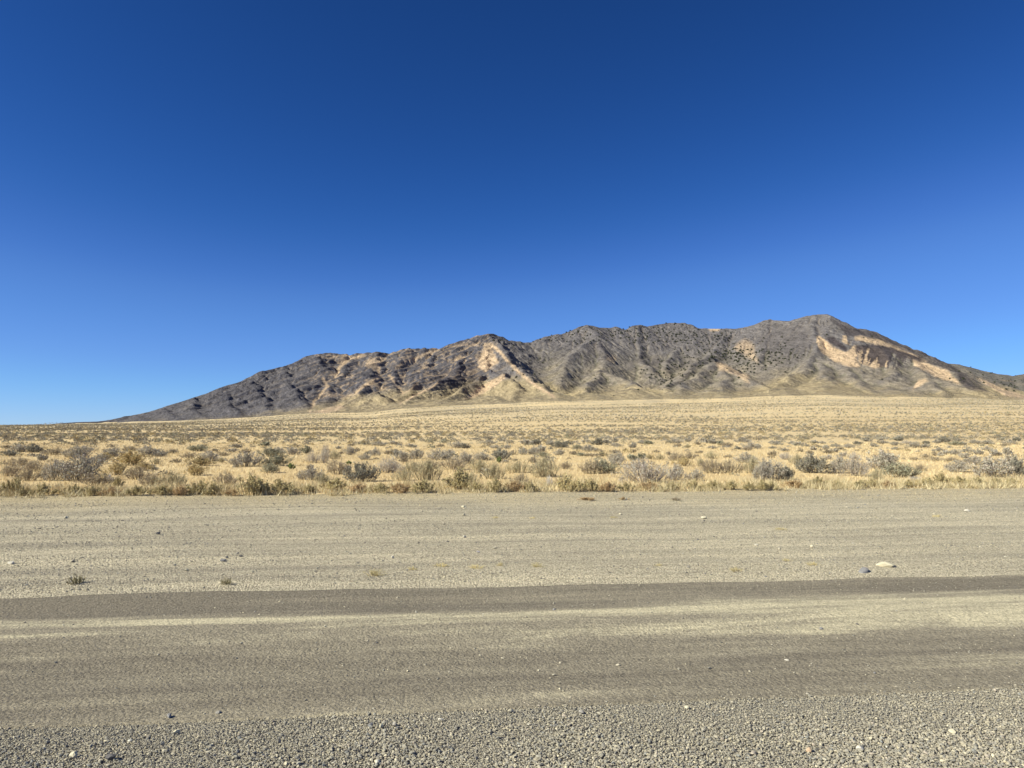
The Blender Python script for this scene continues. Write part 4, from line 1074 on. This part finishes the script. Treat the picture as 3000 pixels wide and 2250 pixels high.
def field(N, y0, y1, dens, wmin, wmax, k, hr=(0.45, 0.7)):
    yy = np.sqrt(q.uniform(y0 ** 2, y1 ** 2, N)); xx = q.uniform(-1.15, 1.15, N) * yy
    kk = q.random(N) < dens(xx, yy)
    xx, yy = xx[kk], yy[kk]
    W = q.uniform(wmin, wmax, len(xx)) ** 1.0
    W = np.where(q.random(len(xx)) < 0.12, W * 1.5, W)
    Hh = W * q.uniform(*hr, len(xx))
    c = PAL[q.integers(0, len(PAL), len(xx))]
    return fuzz(xx, yy, W, Hh, k, c, q)
def band(x, y, seed, sx, sy): return fbm(x / sx, y / sy, 3, seed)
def edgeclear(x, y):
    ppx, ppy = project(x, y, full_z(x, y))
    return ppy
def d_mid(x, y):
    py = edgeclear(x, y)
    b = band(x, y, 101, 40, 22)
    return np.clip(0.50 + 1.7 * b + 0.35 * sstep(0, -40, x) * sstep(60, 90, y), 0.03, 1) * sstep(1312, 1292, py) * (1 - 0.75 * sstep(1292, 1300, py) * 0)
def d_far(x, y):
    b = band(x, y, 102, 190, 70); c = band(x, y, 103, 60, 26)
    return np.clip(0.42 + 1.9 * b + 1.0 * c + 0.3 * sstep(0, -80, x) * sstep(420, 250, y), 0.06, 1)
V = [field(10000, 55, 170, d_mid, 0.3, 0.95, 80, (0.4, 0.6)), field(31000, 165, 420, d_far, 0.4, 1.05, 20, (0.35, 0.55))]
# low half-hidden tufts between the surveyed shrubs
V.append(field(1600, 22, 70, lambda x, y: 0.8 * (np.abs(x) > 0.74 * y + 0.6), 0.5, 1.2, 150, (0.4, 0.55)))
V.append(field(1500, 23, 75, lambda x, y: np.clip(0.5 + 1.5 * band(x, y, 104, 9, 6), 0, 1), 0.2, 0.5, 60, (0.3, 0.6)))
A = merge(V)
me = make_mesh('brush', A[0], A[1], A[2], mats=M_TWIG)
add_obj('distant_brush', me, label='low grey and brown brush dotting the golden plain', cat='brush', kind='stuff')
V = [field(78000, 410, 1000, d_far, 0.7, 1.5, 6, (0.35, 0.5)), field(105000, 980, 1900, d_far, 0.9, 2.0, 4, (0.3, 0.45))]
A = merge(V)
ok = bilin(edge, A[0][:, 0], A[0][:, 1]); ins = (A[0][:, 1] > MY0) & (A[0][:, 0] > MX0) & (A[0][:, 0] < MX1) & (ok > 24)
tri_ok = ~ins.reshape(-1, 3).any(axis=1)
Vv = A[0].reshape(-1, 3, 3)[tri_ok].reshape(-1, 3); Cv = A[2].reshape(-1, 3, 3)[tri_ok].reshape(-1, 3)
me = make_mesh('brush_far', Vv, np.arange(len(Vv)).reshape(-1, 3), Cv, mats=M_TWIG)
add_obj('fan_brush', me, label='tiny dark specks of brush covering the rising fan below the mountain', cat='brush', kind='stuff')

# ------------------------------------------------------------------ grass and straw
def grass(N, f_uv, h0, h1, w, cols, lean=0.5, name='dry_grass', label='', xy=None):
    if xy is None:
        u, v = f_uv(N); x, y = xy_of(u, v)
    else: x, y = xy(N)
    k = (np.abs(x) < y * 1.15 + 3)
    x, y = x[k], y[k]; n = len(x)
    z = full_z(x, y)
    hh = q.uniform(h0, h1, n) * (0.8 + 0.8 * (fbm(x / 1.6, y / 1.6, 2, 111) + 0.3))
    d = q.normal(size=(n, 3)) * lean; d[:, 2] = 1; d = unit(d)
    p0 = np.stack([x, y, z - 0.01], 1)
    c = np.array(cols)[q.integers(0, len(cols), n)] * q.uniform(0.8, 1.15, (n, 1))
    dist = np.hypot(x, y)
    return blades(p0, p0 + d * hh[:, None], w * np.maximum(1, dist / 22), c, q)
GOLD = [(.68,.54,.31),(.73,.59,.35),(.64,.50,.28),(.77,.65,.41)]
def plain(N):
    y = 18 + (75 - 18) * q.uniform(0, 1, N) ** 1.5; x = q.uniform(-1.12, 1.12, N) * y
    u, v = uv_of(x, y); k = (v > V_VEG + 0.4) & (q.random(N) < np.clip(0.7 + 1.5 * fbm(x / 3.0, y / 2.0, 3, 112), 0.12, 1))
    return x[k], y[k]
A = merge([grass(330000, None, 0.05, 0.16, 0.012, GOLD, 0.6, xy=plain)])
add_obj('dry_grass', make_mesh('dry_grass', *A, mats=M_TWIG), label='golden dry grass carpeting the plain between the bushes', cat='grass', kind='stuff')
STRAW_C = [(.55,.46,.28),(.63,.55,.35),(.44,.37,.22),(.38,.32,.19),(.50,.39,.24),(.67,.60,.40),(.42,.37,.22)]
def edgeb(N):
    u = q.uniform(-22, 25, N); v = V_VEG - 0.35 + 2.8 * q.uniform(0, 1, N) ** 1.3 + 0.9 * fbm(u / 1.7, u * 0, 4, 81) + 0.5 * fbm(u / 0.5, u * 0, 2, 82)
    k = q.random(N) < np.clip(0.5 + 2.2 * fbm(u / 1.0, v / 0.7, 3, 113), 0.05, 1)
    return u[k], v[k]
A = merge([grass(94000, edgeb, 0.06, 0.26, 0.013, STRAW_C, 0.6), grass(9000, lambda N: (lambda u, v: (u, v))(*(lambda a, b: (a, b))(q.uniform(-16, 19, N), V_VEG - 3.8 * q.uniform(0, 1, N) ** 2.2)), 0.03, 0.10, 0.012, STRAW_C, 2.5)])
add_obj('verge_grass', make_mesh('verge_grass', *A, mats=M_TWIG), label='straw and olive dry grass in a ragged strip where the gravel verge ends', cat='grass', kind='stuff')

# ------------------------------------------------------------------ junipers on the mountain
def juniper_mesh(seed):
    q2 = np.random.default_rng(seed); k = 150
    th = q2.uniform(0, 6.283, k); t = q2.uniform(0.1, 1, k)
    rad = 0.5 * np.sqrt(np.clip(1 - (t * 1.6 - 0.6) ** 2, 0.02, 1)) * q2.uniform(0.45, 1.05, k) * (1 + 0.3 * np.sin(3 * th + seed))
    P = np.stack([np.cos(th) * rad, np.sin(th) * rad, t * 0.95], 1)
    L = leaves(P, q2.uniform(0.18, 0.32, k), jit((0.075, 0.085, 0.055), k, q2, 0.3), q2, 0.3)
    a = np.arange(6) * math.pi / 3
    ring = lambda r_, z_: np.stack([np.cos(a) * r_, np.sin(a) * r_, 0 * a + z_], 1)
    TV = np.concatenate([ring(0.07, -0.1), ring(0.03, 0.6)])
    TF = np.array([(i, (i + 1) % 6, 6 + (i + 1) % 6) for i in range(6)] + [(i, 6 + (i + 1) % 6, 6 + i) for i in range(6)])
    return merge([L, (TV, TF, np.tile([[0.12, 0.09, 0.07]], (12, 1)))])
JM = [make_mesh('juniper', *juniper_mesh(s), mats=M_TWIG) for s in range(4)]
JD = [ # px, py, spread x, spread y, weight, label
 (1640,1000,70,22,.5,'dark juniper on the slope right of the pointed peak'),(1780,985,110,22,1.5,'dark juniper below the twin bumps of the central ridge'),(1950,985,110,30,2.4,'dark juniper on the rounded grey top'),
 (2080,985,70,20,1.0,'dark juniper near the notch left of the highest peak'),(2130,1035,60,30,1.8,'dark juniper beside the pinkish sand hollow'),(2190,1065,50,30,1.0,'dark juniper in the gully left of the highest peak'),
 (1960,1090,60,40,1.0,'dark juniper in the deep central ravine'),(2040,1060,60,35,.9,'dark juniper on the ridge right of the central ravine'),(2280,1040,50,35,1.1,'dark juniper on the grey flank below the highest peak'),
 (1560,1090,60,45,.25,'dark juniper in the valley behind the pointed peak'),(1500,1000,70,25,.35,'dark juniper on the ridge of the pointed peak'),(2900,1105,80,22,.7,'dark juniper on the hill behind the long right slope'),
 (2980,1130,30,25,.4,'dark juniper at the far right of the hill behind'),(1850,1120,220,40,.3,'dark juniper scattered on the low brown slopes'),(2450,1080,180,50,.12,'lone dark juniper below the sandy cliff'),(2620,985,120,10,.2,'dark juniper on the skyline of the right hand slope')]
q = np.random.default_rng(42)
cand = []
W_ = np.array([d[4] for d in JD]); W_ /= W_.sum()
tab = {}
def surf_mtn(px_, py_):
    """march along the sight line to the first ground of the mountain"""
    Yv = np.arange(1350, 3300, 4.0)
    x, y, z = world_at(px_, py_, Yv)
    m = (x > MX0) & (x < MX1) & (y > MY0) & (y < MY1)
    h = np.where(m, bilin(HM, x, y), -999)
    hb = np.where((y > 2500) & (y < 3690) & (x > 1300) & (x < 3690), RB[np.clip(((y - 2500) / 8).astype(int), 0, RB.shape[0] - 1), np.clip(((x - 1300) / 8).astype(int), 0, RB.shape[1] - 1)], -999)
    h = np.maximum(h, hb)
    d = z - h
    k = np.argmax(d < 0)
    if d[k] >= 0: return None
    return float(x[k]), float(y[k]), float(h[k])
trees = []
tries = 0
while len(trees) < 780 and tries < 4000:
    tries += 1
    j = q.choice(len(JD), p=W_); d = JD[j]
    px_ = d[0] + q.normal() * d[2] * 0.6; py_ = d[1] + q.normal() * d[3] * 0.6
    s = surf_mtn(px_, py_)
    if s is None: continue
    vy = (py_ - d[1]) / (d[3] * 0.6); vx = (px_ - d[0]) / (d[2] * 0.6)
    spot = ('upper ' if vy < -0.4 else 'lower ' if vy > 0.4 else 'middle ') + ('far left' if vx < -1.1 else 'left' if vx < -0.35 else 'centre' if vx < 0.35 else 'right' if vx < 1.1 else 'far right')
    trees.append((s, q.uniform(2.8, 6.0) * (1.15 if q.random() < 0.2 else 1), d[5] + ', ' + spot))
trees.sort(key=lambda t: -t[1] / t[0][1])
for i, (s, w, lab) in enumerate(trees[:290]):
    o = add_obj('juniper_tree', JM[i % 4], label=('broad ' if w > 5.2 else 'small ' if w < 4.0 else '') + lab, cat='tree', group='junipers ' + lab.split('juniper ')[1])
    o.location = (s[0], s[1], s[2] - 0.4); o.scale = (w, w, w * 0.8); o.rotation_euler = (0, 0, i * 1.3)
parts = []
for i, (s, w, lab) in enumerate(trees[290:]):
    v, f, c = juniper_mesh(500 + i % 5)
    parts.append((v * np.array([w, w, w * 0.8]) + np.array([s[0], s[1], s[2] - 0.4]), f, c))
add_obj('juniper_scrub', make_mesh('juniper_scrub', *merge(parts), mats=M_TWIG), label='smaller dark junipers speckling the upper mountain slopes', cat='trees', kind='stuff')
